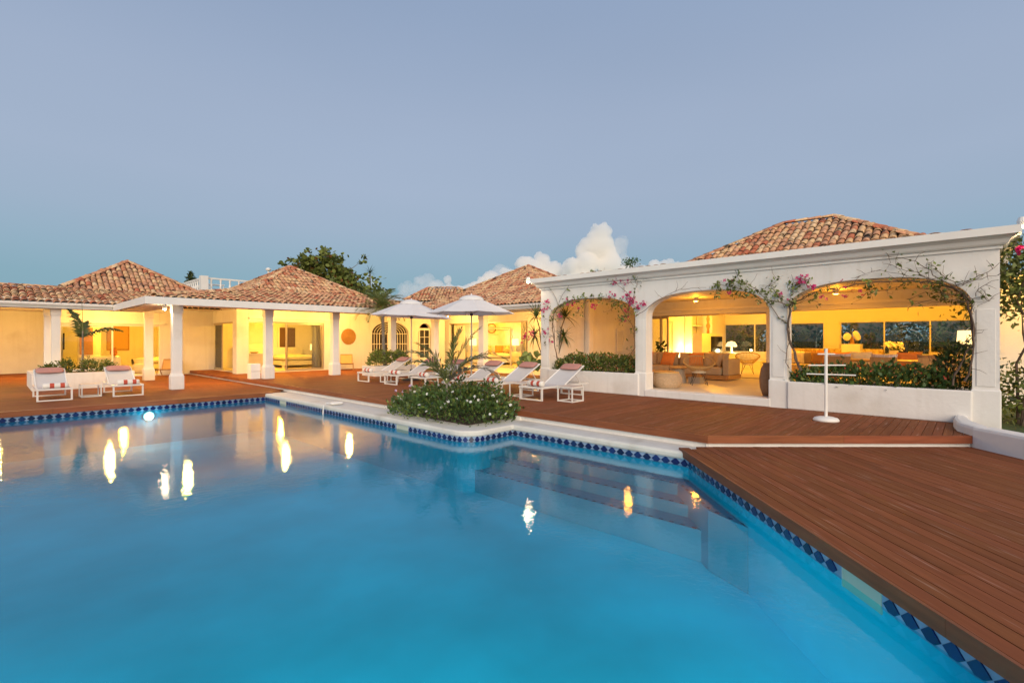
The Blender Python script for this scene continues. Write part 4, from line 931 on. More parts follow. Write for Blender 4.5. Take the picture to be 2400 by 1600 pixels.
# climbing bougainvillea on the arcade face
def V4(c): return [(1200+.26786*x, 560+.26786*y) for x, y in c]
def V5(c): return [(1480+.26786*x, 560+.26786*y) for x, y in c]
def V7(c): return [(1840+.2381*x, 480+.2381*y) for x, y in c]
def V6(c): return [(1820+.29337*x, 620+.29337*y) for x, y in c]
def onwall(pt, off): d = ray(pt[0]); D_ = (XW-off)/d[0]; return Vector((XW-off, D_*d[1], zat(pt[1], D_)))
def vine(label, base, stems, twigs, leafy, blooms):
    t = thing('bougainvillea_vine', label, 'climbing plant', base, group='bougainvillea vines on the arcade')
    LP = []
    for k, (path, r0, r1) in enumerate(stems):
        pts = [onwall(p, .03+.035*(k % 3)+random.uniform(0, .02)) for p in path]
        fine = []
        for a, b in zip(pts, pts[1:]): fine += [a, a.lerp(b, .5)+Vector((random.gauss(0, .006), random.gauss(0, .015), random.gauss(0, .015)))]
        fine.append(pts[-1]); MB().tube(fine, r0, 5, r1).build('stem', M['twig'], t)
        for a, b in zip(fine, fine[1:]):
            for q in range(max(1, int((b-a).length/.09))):
                c = a.lerp(b, random.random()); dens = leafy(k, c)
                if random.random() < twigs:
                    d = Vector((-random.uniform(0, .35), random.gauss(0, 1), random.gauss(.25, 1))).normalized(); L_ = random.uniform(.08, .32); e = c+d*L_*.5; e2 = e+(d+Vector((0, random.gauss(0, .5), random.gauss(0, .5)))).normalized()*L_*.5
                    TW.tube([c, e, e2], .0045, 4, .002)
                    for w_ in range(int(dens*random.uniform(2, 9))): LP.append(tuple(c.lerp(e2, random.random())+Vector((random.gauss(0, .025), random.gauss(0, .03), random.gauss(0, .03)))))
                for w_ in range(int(dens*random.uniform(0, 6))): LP.append(tuple(c+Vector((random.gauss(-.02, .03), random.gauss(0, .06), random.gauss(0, .06)))))
    if TW.v: TW.build('twigs', M['twig'], t, kind='stuff'); TW.v = []; TW.f = []
    LP = np.array(LP); h = rng.random(len(LP)) < .4
    foliage('foliage', leaves(LP[~h], .070, up=-.1), M['leaf2'], t); foliage('young_leaves', leaves(LP[h], .070, up=-.1), M['leaf3'], t)
    if blooms:
        fl = []
        for p, n_ in blooms:
            c = onwall(p, .08)
            for q in range(int(n_*1.35)): fl.append(c+Vector((random.gauss(0, .02), random.gauss(0, .030+.005*n_), random.gauss(0, .026+.004*n_))))
        petals(fl, .042, M['pink_petal'], t, 'bracts', 4)
TW = MB()
vine('bougainvillea with magenta bracts framing the left arch', (11.6, 9.3, .5),
 [(V4([(395, 1050), (375, 950), (365, 850), (352, 750), (365, 650), (410, 590), (480, 550), (560, 530), (680, 520), (800, 525), (900, 545), (980, 565), (1040, 605)]), .016, .006),
  (V4([(400, 1050), (372, 930), (372, 800), (360, 700), (385, 620), (450, 575), (540, 545), (640, 560), (720, 545)]), .010, .004),
  (V4([(1025, 1030), (1078, 950), (1066, 850), (1060, 780), (1035, 730), (990, 670), (950, 590), (900, 545), (820, 560)]), .010, .004),
  (V4([(410, 590), (380, 510), (340, 450), (305, 385)]), .006, .003), (V4([(410, 560), (440, 490), (490, 420), (515, 380)]), .006, .003),
  (V4([(1050, 560), (1065, 500), (1072, 450), (1100, 375), (1080, 340), (1092, 290)]), .006, .003), (V4([(1100, 372), (1160, 350), (1230, 352)]), .004, .002),
  (V4([(1040, 520), (1000, 460), (960, 430), (900, 370), (820, 320), (740, 275)]), .006, .003), (V4([(1080, 680), (1140, 640), (1200, 590), (1290, 530), (1370, 485), (1470, 440), (1570, 430), (1700, 425)]), .008, .004),
  (V4([(370, 640), (320, 590), (280, 570), (265, 545)]), .005, .003), (V4([(365, 840), (320, 860), (290, 880), (275, 930)]), .004, .002), (V4([(360, 720), (300, 700), (270, 715)]), .004, .002), (V4([(365, 850), (300, 820), (200, 830), (120, 865)]), .004, .002),
  (V4([(1090, 600), (1010, 560), (900, 575), (860, 620), (800, 640)]), .006, .003), (V4([(1060, 660), (1010, 640), (960, 690), (950, 740)]), .005, .003), (V4([(640, 550), (600, 600), (605, 650), (570, 690)]), .005, .002)],
 .30, lambda k, c: {0: 1.1, 1: 1.3, 2: .9, 8: .15, 13: 1.6, 14: 1.8, 15: 1.8}.get(k, .35) if not (k in (0, 1) and c.z < 2.0) else .25,
 [((V4([p])[0]), n_) for p, n_ in (((300, 545), 6), ((290, 615), 7), ((415, 660), 4), ((485, 545), 3), ((535, 565), 4), ((575, 610), 2), ((715, 585), 8), ((870, 510), 6), ((1010, 475), 7), ((1035, 530), 9), ((1045, 545), 7), ((1110, 585), 8), ((1150, 562), 5), ((1010, 635), 6), ((975, 710), 4), ((915, 368), 4), ((972, 372), 8), ((290, 822), 5), ((335, 890), 3), ((180, 820), 7), ((125, 865), 10), ((858, 343), 1), ((1092, 292), 1))])
vine('bougainvillea trunk and leafy branches climbing the pier between the middle and right arch', (11.6, 3.0, .5),
 [(V5([(1485, 1150), (1440, 1060), (1392, 920), (1375, 830), (1370, 740), (1385, 660), (1380, 590)]), .030, .018), (V5([(1380, 1130), (1350, 1080), (1360, 960), (1380, 860), (1375, 740)]), .010, .006),
  (V5([(1380, 590), (1290, 550), (1180, 530), (1080, 490), (980, 450), (880, 425), (780, 400), (720, 410)]), .010, .004), (V5([(1380, 745), (1290, 690), (1230, 600), (1180, 540)]), .010, .005),
  (V5([(1380, 590), (1440, 540), (1520, 500), (1600, 470), (1700, 440), (1790, 415)]), .012, .005), (V5([(1385, 580), (1470, 560), (1560, 530), (1640, 500)]), .007, .003),
  (V5([(1390, 560), (1390, 500), (1400, 440), (1420, 380), (1400, 310)]), .006, .003), (V5([(1340, 600), (1300, 520), (1250, 450), (1210, 410), (1120, 405)]), .007, .003),
  (V5([(1210, 400), (1220, 360), (1330, 320)]), .004, .002), (V5([(960, 440), (930, 330), (890, 260), (940, 230)]), .004, .002), (V5([(1030, 470), (1050, 380), (1100, 300)]), .004, .002),
  (V5([(1180, 530), (1100, 440), (1000, 390), (900, 370), (830, 400)]), .006, .003), (V5([(1400, 470), (1450, 420), (1500, 390), (1560, 420)]), .005, .002), (V5([(880, 430), (920, 480), (1000, 480)]), .004, .002), (V5([(760, 405), (740, 450), (760, 500)]), .004, .002)],
 .30, lambda k, c: {0: 0, 1: .1, 2: 1.5, 3: .5, 4: .9, 5: .9, 6: .9, 7: 1.3, 8: .5, 11: 2.2, 12: 1.6, 13: 1.6, 14: 2.0}.get(k, .15),
 [((V5([p])[0]), n_) for p, n_ in (((1490, 355), 9), ((1570, 415), 4), ((815, 345), 1), ((850, 480), 3), ((1270, 500), 3), ((882, 380), 2), ((1390, 535), 1), ((1700, 520), 3), ((1850, 500), 3))])
vine('sparse bougainvillea branches arching over the right arch from the last pier', (11.6, .15, .5),
 [(V7([(1852, 1340), (1842, 1200), (1830, 1080), (1800, 950), (1740, 870), (1650, 812), (1530, 772), (1400, 752), (1250, 747), (1100, 752), (980, 757), (850, 762), (700, 778), (560, 812), (400, 832), (250, 872), (100, 952), (40, 1010)]), .022, .006),
  (V7([(1860, 1300), (1850, 1150), (1840, 1000), (1790, 900), (1700, 830), (1560, 800), (1420, 770), (1300, 760)]), .016, .005),
  (V7([(1740, 870), (1600, 770), (1450, 690), (1380, 620), (1280, 550), (1150, 520), (1030, 512), (960, 450)]), .009, .003), (V7([(1700, 815), (1600, 730), (1500, 650), (1440, 592), (1465, 545)]), .007, .003),
  (V7([(1650, 800), (1800, 750), (1900, 700), (2000, 660), (2110, 570)]), .008, .003), (V7([(1740, 790), (1880, 735), (2000, 700), (2110, 690)]), .007, .003), (V7([(1830, 920), (1900, 910), (1980, 912), (2010, 950), (2060, 920)]), .006, .003), (V7([(1880, 905), (1900, 830), (2000, 770), (2110, 735)]), .006, .003),
  (V7([(1560, 780), (1350, 700), (1200, 652), (1100, 622), (1030, 592)]), .006, .003), (V7([(1700, 880), (1560, 872), (1420, 862), (1300, 892), (1190, 930)]), .007, .003), (V7([(1760, 950), (1620, 935), (1480, 920), (1330, 960), (1200, 1020)]), .006, .003),
  (V7([(1480, 730), (1300, 690), (1150, 680), (930, 640), (760, 690), (650, 720)]), .005, .002), (V7([(1180, 760), (1120, 810), (1000, 840), (860, 855), (780, 880)]), .006, .003), (V7([(1650, 850), (1500, 820), (1380, 830), (1280, 810)]), .006, .002), (V7([(860, 770), (830, 830), (840, 900)]), .004, .002), (V7([(1620, 890), (1500, 960), (1400, 975)]), .005, .002),
  (V6([(1410, 965), (1422, 880), (1500, 740), (1570, 655), (1575, 520), (1570, 450)]), .018, .012), (V6([(1500, 930), (1550, 820), (1578, 640), (1575, 480)]), .018, .012)],
 .62, lambda k, c: {0: .35, 1: .3, 2: .25, 3: .5, 4: .25, 5: .25, 6: .25, 8: .4, 9: .6, 10: .3, 11: .1, 12: .9, 13: 1.2, 14: .9, 16: .05, 17: .05}.get(k, .3),
 [((V7([p])[0]), n_) for p, n_ in (((170, 735), 5), ((255, 805), 3), ((630, 845), 2), ((720, 840), 3), ((550, 730), 1))])
# seedlings growing on the cornice
D_ = 13.05; x, y = XY((1478-CX)/F*D_, D_); t = thing('roof_shrub', 'small green shrub growing on top of the arcade cornice', 'shrub', (11.6, y, 3.33))
MB().tube([(11.62, y, 3.3), (11.62, y-.02, 3.42)], .012, 5).build('stem', M['twig'], t); foliage('foliage', leaves(np.array([11.62, y-.02, 3.50])+rng.normal(size=(230, 3))*(.08, .11, .055), .055), M['leaf'], t)
t = thing('roof_seedling', 'tiny weed sprouting on the cornice above the left arch', 'plant', (11.55, onx(1386, 11.55), 3.33)); foliage('foliage', leaves(np.array([11.55, onx(1386, 11.55), 3.36])+rng.normal(size=(26, 3))*(.03, .05, .02), .06), M['leaf3'], t)
# trees beyond the roofs
D_ = 36.0; tc_ = XY((752-CX)/F*D_, D_); t = thing('sea_grape_tree', 'broad sea grape tree with round leaves behind the central roof', 'tree', (*tc_, -.5))
rgt = Vector((FY, -FX, 0)); fwd = Vector((FX, FY, 0)); P = []; mb = MB()
cl = []
for k in range(330):
    a = random.uniform(-1, 1); hgt = random.random(); env = (1-abs(a)**2.2); zz = 4.2+env*3.6*hgt**.6-.15*abs(a)+.25*math.sin(a*9); 
    c = Vector((*tc_, 0))+rgt*(a*3.25+random.gauss(0, .1))+fwd*random.uniform(-1.6, 1.6); c.z = zz; cl.append(c)
    for q in range(17): P.append(tuple(c+Vector((random.gauss(0, .22), random.gauss(0, .22), random.gauss(0, .17)))))
for px, py in ((845, 614), (852, 600), (840, 648), (725, 588), (680, 610), (662, 618), (650, 640), (822, 634)):
    c = Vector((*XY((px-CX)/F*D_, D_), zat(py, D_))); P += [tuple(c+Vector((random.gauss(0, .16), random.gauss(0, .16), random.gauss(0, .10)))) for q in range(14)]; cl.append(c)
P = np.array(P); h = rng.random(len(P)); foliage('foliage', discs(P[h < .88], .135), M['grape'], t); foliage('rusty_leaves', discs(P[h >= .88], .125), M['grape2'], t)
tb = MB().tube([(*tc_, -.5), (tc_[0]+.1, tc_[1], 2.5), (tc_[0], tc_[1]+.1, 4.6)], .22, 8, .12).build('trunk', M['bark'], t)
for c in cl[::6]: MB().tube([(tc_[0], tc_[1], random.uniform(3.2, 4.8)), tuple((Vector((*tc_, 4.8))).lerp(c, .55)+Vector((0, 0, .1))), tuple(c)], .05, 5, .015).build('limb', M['bark'], t)
D_ = 31.0; x, y = XY((867-CX)/F*D_, D_); t = thing('yucca', 'tall spiky yucca beside the sea grape tree', 'plant', (x, y, 0)); zt_ = zat(640, D_)
MB().tube([(x, y, -.2), (x+.05, y, 3), (x, y, zt_)], .06, 6, .04).build('trunk', M['bark'], t); rosette(t, (x, y, zt_), 40, .60, .018, M['leafd'], up=(-.2, 1.4)); rosette(t, (x+.25, y, zt_-1.35), 30, .6, .02, M['leafd'], up=(-.2, 1.3))
x, y = XY((868-CX)/F*30.5, 30.5); P = np.array([x, y, 4.2])+rng.normal(size=(420, 3))*(.45, .45, .5); t = thing('tree', 'olive green tree crown under the yucca behind the terrace', 'tree', (x, y, 0)); foliage('crown', discs(P, .11), M['grape'], t); MB().tube([(x, y, -.3), (x, y, 4.2)], .1, 6).build('trunk', M['bark'], t)
D_ = 44; x, y = XY((447-CX)/F*D_, D_); t = thing('tree', 'tip of a dark conifer behind the white terrace railing', 'tree', (x, y, 0)); MB().tube([(x, y, 0), (x, y, 7.2)], .12, 6, .02).build('trunk', M['bark'], t)
P = np.concatenate([np.array([x, y, 6.0+1.4*k])+rng.normal(size=(40, 3))*(.34*(1-k)+.05, .34*(1-k)+.05, .09) for k in np.linspace(0, 1, 14)]); foliage('crown', leaves(P, .22), M['leafd'], t)
# garden beyond the living room windows, and around
def clump(label, px, D_, z0, z1, rad, n, m, cat='shrub', name='garden_shrub', sz=.16, plane=None):
    x, y = XY((px-CX)/F*D_, D_); t = thing(name, label, cat, (x, y, z0)); P = np.array([x, y, (z0+z1)/2])+rng.normal(size=(n, 3))*(rad*.5, rad*.5, (z1-z0)*.26); foliage('foliage', leaves(P, sz), m, t); MB().tube([(x, y, z0-.2), (x, y, (z0+z1)/2)], .04, 5).build('stem', M['bark'], t); return t
for i, (px, D_, h_, lb) in enumerate(((1740, 27.5, 3.0, 'dark garden shrub outside the left living room window'), (1890, 24.5, 2.5, 'dark garden shrub outside the narrow window'), (2010, 23.0, 2.4, 'garden shrub outside the wide window at its left'), (2120, 22.0, 2.6, 'garden shrub outside the wide window at its centre'), (2230, 21.0, 2.9, 'garden shrub outside the wide window at its right'), (2330, 18.5, 2.6, 'dark shrub beyond the right end of the house'))):
    clump(lb, px, D_, -.3, h_, 1.7, 900, M['leafd'] if i % 2 else M['leaf'])
for px, D_, lb in ((1765, 25.6, 'garden palm outside the left living room window'), (2095, 20.8, 'garden palm outside the wide window'), (1880, 23.4, 'garden palm outside the narrow window'), (2205, 20.2, 'garden palm outside the right end of the wide window')):
    x, y = XY((px-CX)/F*D_, D_); t = thing('palm', lb, 'palm', (x, y, -.3), group='palms in the garden behind the house'); MB().tube([(x, y, -.3), (x, y, .7)], .07, 6).build('trunk', M['palmbark'], t)
    for i in range(12): frond(t, (x, y, .7), i*2.399, 1.9, 1.35-.9*i/12, 1.5, 18, .42, .02, M['frond'])
tag(foliage('hedge', leaves(np.column_stack([rng.uniform(30.0, 31.5, 5200), rng.uniform(-9, 15, 5200), rng.uniform(-.4, 3.9, 5200)]), .34), M['leafd'], None), 'dark hedge behind the garden wall grilles', 'hedge')
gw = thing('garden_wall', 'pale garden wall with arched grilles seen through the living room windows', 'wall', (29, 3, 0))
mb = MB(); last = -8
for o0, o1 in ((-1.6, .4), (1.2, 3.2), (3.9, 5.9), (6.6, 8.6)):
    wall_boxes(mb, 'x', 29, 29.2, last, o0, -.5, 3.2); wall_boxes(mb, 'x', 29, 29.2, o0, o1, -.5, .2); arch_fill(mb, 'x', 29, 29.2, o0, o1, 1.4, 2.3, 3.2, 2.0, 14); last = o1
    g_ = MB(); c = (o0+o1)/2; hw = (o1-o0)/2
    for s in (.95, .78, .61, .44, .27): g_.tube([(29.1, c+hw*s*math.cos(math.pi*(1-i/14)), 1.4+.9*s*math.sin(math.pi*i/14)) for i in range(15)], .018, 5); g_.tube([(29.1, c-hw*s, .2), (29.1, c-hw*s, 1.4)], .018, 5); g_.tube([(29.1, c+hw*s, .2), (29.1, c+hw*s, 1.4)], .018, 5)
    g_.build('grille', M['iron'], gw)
wall_boxes(mb, 'x', 29, 29.2, last, 14, -.5, 3.2); mb.build('wall', mat('shade_toned_wall', (.17, .15, .11), .9, var=.2), gw)  # pale wall given a dark colour that stands in for shade

# ------------------------------------------------------------------ terrace furniture
M['sling'] = mat('grey_white_mesh_fabric', (.54, .53, .53), .75, var=.03, bump=.1, bscale=300); M['mauve'] = mat('dusty_pink_fabric', (.44, .215, .185), .85, var=.06, scale=30)
M['towel'] = mat('white_towelling', (.78, .74, .68), .95, bump=.4, bscale=250); M['towelred'] = mat('red_towel_band', (.52, .085, .05), .95, bump=.4, bscale=250)
M['canvas'] = mat('white_canvas', (.80, .79, .78), .8, trans=.18, var=.02); M['wood'] = mat('honey_wood', (.42, .22, .075), .5, var=.18, scale=6, stretch=(6, 6, 1)); M['cane'] = mat('woven_cane', (.55, .34, .13), .6, var=.15, scale=90, bump=.5, bscale=220)
M['rattan'] = mat('natural_rattan', (.50, .32, .13), .55, var=.15, scale=20); M['steel'] = mat('brushed_steel', (.55, .53, .50), .35, metal=.8)
M['ptable'] = mat('beige_table_top', (.58, .47, .40), .5)
W = .36
def make_lounger():
    t = thing('sun_lounger', 'lounger', 'sun lounger', group='white sun loungers round the pool'); wh = M['alu']; b = .022
    fr = MB(); fr.box(0, 1.98, -W, -W+.045, .285, .33).box(0, 1.98, W-.045, W, .285, .33).box(.0, .045, -W+.0455, W-.0455, .286, .329).box(1.935, 1.98, -W+.0455, W-.0455, .286, .329); fr.build('frame', wh, t, kind='thing')
    for x in (.02, 1.70):
        for sy in (-1, 1): MB().box(x, x+.04, sy*(W-.002)-(.04 if sy > 0 else 0), sy*(W-.002)+(.04 if sy < 0 else 0), .03, .2845).build('leg', wh, t)
        MB().box(x, x+.04, -W+.002, W-.002, 0, .0295).build('foot_bar', wh, t)
    se = MB(); n = 6; v = []
    for i in range(n+1):
        x = .05+.92*i/n
        for j, y in enumerate((-W+.05, 0, W-.05)): v.append((x, y, .328-(.014 if j == 1 else 0)-.008*math.sin(math.pi*i/n)))
    v2 = [(x, y, z-.008) for x, y, z in v]; se.add(v+v2, [(3*i+j, 3*i+3+j, 3*i+4+j, 3*i+1+j) for i in range(n) for j in (0, 1)]+[(21+3*i+j, 21+3*i+1+j, 21+3*i+4+j, 21+3*i+3+j) for i in range(n) for j in (0, 1)]); se.build('seat', M['sling'], t, smooth=True)
    an = math.atan2(.44, .84); c, s_ = math.cos(an), math.sin(an); L_ = .95; P = lambda u, y, h: (.97+u*c-h*s_, y, .325+u*s_+h*c)
    bk = MB(); v = []
    for i in range(7):
        for j, y in enumerate((-W+.05, 0, W-.05)): v.append(P(L_*i/6, y, -.02*(j == 1)))
    v2 = [(x, y, z-.01) for x, y, z in v]; bk.add(v+v2, [(3*i+j, 3*i+3+j, 3*i+4+j, 3*i+1+j) for i in range(6) for j in (0, 1)]+[(21+3*i+j, 21+3*i+1+j, 21+3*i+4+j, 21+3*i+3+j) for i in range(6) for j in (0, 1)]); bk.build('backrest', M['sling'], t, smooth=True)
    for sy in (-1, 1):
        y = sy*(W-.035); MB().tube([P(0, y, 0), P(L_+.01, y, 0)], .018, 6).build('back_frame', wh, t); MB().tube([P(.55, y*.94, -.01), (1.70, y*.94, .30)], .011, 5).build('brace', wh, t)
    MB().tube([P(L_, -W+.04, 0), P(L_, W-.04, 0)], .018, 6).build('back_frame', wh, t)
    Mx = Matrix.Rotation(-an, 4, 'Y'); MB().pad(P(L_-.13, 0, .045), (.27, .60, .095), Mx, 4, 3.4).build('pillow', M['mauve'], t, smooth=True)
    return t
def make_towel():
    t = thing('rolled_towel', 'towel', 'towel', group='rolled striped towels on the loungers'); r = .076
    ed = [-.26, -.18, -.09, .03, .12, .26]
    for i, (a, b) in enumerate(zip(ed, ed[1:])):
        mb = MB(); prof = [(r*(.9 if (i == 0 and q == 0) or (i == 4 and q == 1) else 1), y) for q, y in ((0, a), (1, b))]; N = 14
        if i == 0: prof = [(r*.75, a), (r, a+.02), (r, b)]
        if i == 4: prof = [(r, a), (r, b-.02), (r*.75, b)]
        v = [(q*math.cos(2*math.pi*k/N), y, q*.92*math.sin(2*math.pi*k/N)+r*.92) for q, y in prof for k in range(N)]; m_ = len(prof)
        f = [(j*N+k, (j+1)*N+k, (j+1)*N+(k+1) % N, j*N+(k+1) % N) for j in range(m_-1) for k in range(N)]
        if i == 0: f.append(tuple(range(N)))
        if i == 4: f.append(tuple((m_-1)*N+k for k in range(N-1, -1, -1)))
        mb.add(v, f).build('red_band' if i in (1, 3) else 'roll', M['towelred'] if i in (1, 3) else M['towel'], t, smooth=True)
    return t
def make_side_table():
    t = thing('side_table', 'table', 'side table', group='white framed side tables'); h, s, b = .36, .225, .014
    MB().box(-s+.004, s-.004, -s+.004, s-.004, h-.012, h+.003).build('table_top', M['ptable'], t)
    for a in (-1, 1):
        for c in (-1, 1): MB().box(min(a*s, a*(s-2*b)), max(a*s, a*(s-2*b)), min(c*s, c*(s-2*b)), max(c*s, c*(s-2*b)), 0, h).build('leg', M['alu'], t)
    mb = MB()
    for z in (.0015, h-.03):
        for a in (-1, 1):
            y0, y1 = sorted((a*(s-.001), a*(s-2*b+.001))); mb.box(-s+2*b, s-2*b, y0, y1, z, z+.0275); mb.box(y0, y1, -s+2*b, s-2*b, z, z+.0275)
    mb.build('rails', M['alu'], t, kind='thing'); return t
lo0, to0, st0 = make_lounger(), make_towel(), make_side_table(); used = set()
def inst(o, *a, **k):
    c = o if o.name not in used else copy_tree(o); used.add(o.name); return put(c, *a, **k)
LY = [15.58, 13.87, 12.36, 10.75, 9.33, 7.80]
nm = ['leftmost of the row, nearest the low planter', 'second from the left, by the first umbrella pole', 'third from the left, partly behind the young palm', 'fourth from the left, hidden behind the young palm', 'fifth from the left, just behind the flower bed', 'rightmost of the row, below the left arch']
for y_, n_ in zip(LY, nm):
    inst(lo0, 8.95, y_, 0, R(random.uniform(-1.5, 1.5)), 'white sun lounger with pink pillow, '+n_)
    inst(to0, 9.17, y_+random.uniform(-.02, .04), .322, R(random.uniform(-8, 8)), 'rolled red striped towel on the lounger '+n_.split(',')[0])
for y_, n_ in ((14.72, 'between the two leftmost loungers of the row'), (11.55, 'beside the third and fourth loungers behind the palm'), (8.56, 'between the two rightmost loungers'), (6.98, 'alone right of the last lounger below the left arch')):
    inst(st0, 9.48, y_, 0, R(random.uniform(-3, 3)), 'white framed side table '+n_)
for x_, n_ in ((1.21, 'at far left before the white planter box'), (2.78, 'right of the small table before the white planter box')):
    inst(lo0, x_, 17.88, ZL, R(90), 'white sun lounger with pink pillow '+n_)
    inst(to0, x_+.03, 18.1, ZL+.322, R(90+random.uniform(-3, 3)), 'rolled red striped towel on the lounger '+n_.split(' before')[0])
inst(st0, 2.0, 18.55, ZL, R(2), 'white framed side table between the two left loungers')
def umbrella(x, y, za_, ze_, r, tilt, label):
    t = thing('umbrella', label, 'umbrella', (x, y, 0), group='white umbrellas behind the flower bed')
    MB().lathe([(.36, 0), (.36, .03), (.30, .06), (.06, .075), (.05, .20), (.035, .21)], (x, y, 0), 24).build('base', M['dark'], t, smooth=False)
    MB().lathe([(.05, .32), (.05, .40)], (x, y, 0), 10).build('collar', M['dark'], t)
    MB().tube([(x, y, .05), (x, y, za_-.02)], .024, 8).build('pole', M['steel'], t); MB().lathe([(.03, -.02), (.025, .02), (.006, .045)], (x, y, za_), 10).build('finial', M['canvas'], t)
    a0 = R(12); tl = Vector((FY, -FX, 0))*tilt
    def pt(u, a, dz=0): d = Vector((math.cos(a), math.sin(a), 0)); q = d*r*u; return Vector((x, y, za_-.05-(za_-.05-ze_)*u**1.18-q.dot(tl)+dz))+q
    for k in range(8):
        A, B = a0+k*math.pi/4, a0+(k+1)*math.pi/4; mb = MB(); v = []; n = 6
        for i in range(n+1):
            u = .05+.95*i/n
            for j in range(5):
                p = pt(u, A).lerp(pt(u, B), j/4); p.z -= .014*u*math.sin(math.pi*j/4); 
                if i == n: p += (Vector((x, y, p.z))-p)*(.012*math.sin(math.pi*j/4))
                v.append(p)
        mb.add(v, [(5*i+j, 5*i+5+j, 5*i+6+j, 5*i+1+j) for i in range(n) for j in range(4)]); mb.build('canopy_panel', M['canvas'], t, smooth=True)
        MB().tube([pt(.06, A, -.02), pt(1.0, A, -.012)], .009, 5).build('rib', M['steel'], t); MB().tube([pt(.5, A, -.03), (x, y, ze_-.02)], .008, 4).build('strut', M['steel'], t)
    v = []; mb = MB()
    for u, dz in ((.02, .05), (.12, .075), (.20, .075), (.262, .055), (.285, .0)):
        for k in range(16): v.append(pt(u, a0+k*math.pi/8, dz))
    mb.add(v, [(16*i+k, 16*i+16+k, 16*i+16+(k+1) % 16, 16*i+(k+1) % 16) for i in range(4) for k in range(16)]+[tuple(range(16))]); mb.build('vent_cap', M['canvas'], t, smooth=True)
    MB().lathe([(.045, -.05), (.045, .03)], (x, y, ze_-.02), 10).build('runner', M['dark'], t)
umbrella(10.50, 14.86, 2.93, 2.30, 1.45, .045, 'white umbrella standing farther left behind the loungers'); umbrella(10.08, 11.15, 2.83, 2.27, 1.36, .0, 'white umbrella standing nearer, right of the other one')
# towel stand
t = thing('towel_stand', 'white towel stand with three cross bars on an oval foot before the right arch', 'towel stand', (*G(1936, 986), 0)); bx0, by0 = G(1936, 986)
mb = MB(); mb.lathe([(.20, 0), (.205, .025), (.185, .055), (.12, .075), (.03, .08)], (0, 0, 0), 28); mb.v = [(bx0+x*1.0, by0+y*1.0, z) for x, y, z in mb.v]; mb.build('foot', M['trim'], t, smooth=True)
MB().tube([(bx0, by0, .06), (bx0, by0, 1.30)], .026, 14).build('post', M['trim'], t)
for z, l0, l1, a in ((1.20, -.15, .16, .0), (1.00, -.33, .36, .05), (.835, -.30, .44, -.55)):
    d = Vector((FY, -FX, 0))*math.cos(a)+Vector((FX, FY, 0))*math.sin(a); o_ = Vector((bx0, by0, z)); MB().tube([o_+d*l0, o_+d*l1], .012, 10).build('cross_bar', M['trim'], t)
# low cane easy chairs
def make_chair():
    t = thing('easy_chair', 'chair', 'chair', group='low cane easy chairs'); w = .31; wd = M['wood']; r = .018
    for s in (-1, 1):
        y = s*w; MB().tube([(-.30, y, 0), (-.27, y, .36)], r, 6).build('leg', wd, t); MB().tube([(.34, y, 0), (.02, y, .30)], r, 6).build('leg', wd, t)
        MB().tube([(-.31, y, .34), (.30, y, .27)], r, 6).build('side_rail', wd, t); MB().tube([(.10, y*.86, .28), (.38, y*.86, .74)], r, 6).build('back_post', wd, t)
    MB().add([(-.30, -w, .345), (.16, -w, .29), (.16, w, .29), (-.30, w, .345), (-.30, -w, .325), (.16, -w, .27), (.16, w, .27), (-.30, w, .325)], [(0, 1, 2, 3), (7, 6, 5, 4), (0, 4, 5, 1), (1, 5, 6, 2), (2, 6, 7, 3), (3, 7, 4, 0)]).build('seat', M['cane'], t)
    MB().tube([(-.30, -w, .335), (-.30, w, .335)], r, 6).build('front_rail', wd, t); MB().tube([(.385, -w*.9, .745), (.385, w*.9, .745)], r*1.1, 6).build('top_rail', wd, t)
    mb = MB(); v = []
    for i in range(5):
        for y in (-w*.84, 0, w*.84): v.append((.13+.24*i/4+(.03 if y == 0 else 0), y, .32+.41*i/4))
    mb.add(v, [(3*i+j, 3*i+1+j, 3*i+4+j, 3*i+3+j) for i in range(4) for j in (0, 1)]); mb.build('backrest', M['cane'], t, smooth=True); return t
ch0 = make_chair()
inst(ch0, 11.9, 22.2, 0, R(62), 'low cane chair under the wicker disc'); inst(ch0, 5.5, 26.4, ZL, R(90-30), 'low cane chair half hidden behind the front corner pillar'); inst(ch0, -.22, 24.9, ZL, R(20), 'low cane chair cut off at the left picture edge')
# wicker disc on the wall
t = thing('wall_disc', 'round woven wicker disc hung on the yellow wall', 'wall decoration', (*[ony(817, 22.98), 22.98], 1.63)); xw = ony(817, 22.98)
for i in range(9):
    r0 = .045*i; mb = MB(); N = 30; v = [(xw+(r0+dr)*math.cos(2*math.pi*k/N), 22.985-dy, 1.63+(r0+dr)*math.sin(2*math.pi*k/N)) for dr, dy in ((.0, .01), (.022, .035+.004*(i % 2)), (.044, .01)) for k in range(N)]
    mb.add(v, [(j*N+k, j*N+(k+1) % N, (j+1)*N+(k+1) % N, (j+1)*N+k) for j in (0, 1) for k in range(N)]); mb.build('coil', mat('disc_straw_%d' % i if False else 'disc_straw', (.36, .185, .05), .8, var=.3, scale=30) if i == 0 else bpy.data.materials['disc_straw'], t, smooth=True)
t = thing('storage_box', 'white box of two stacked halves against the second pillar', 'box', (6.85, 19.72, 0)); MB().box(6.66, 7.0, 19.55, 19.92, 0, .275).build('lower_half', M['trim'], t, bevel=.01); MB().box(6.66, 7.0, 19.55, 19.92, .283, .57).build('upper_half', M['trim'], t, bevel=.01)
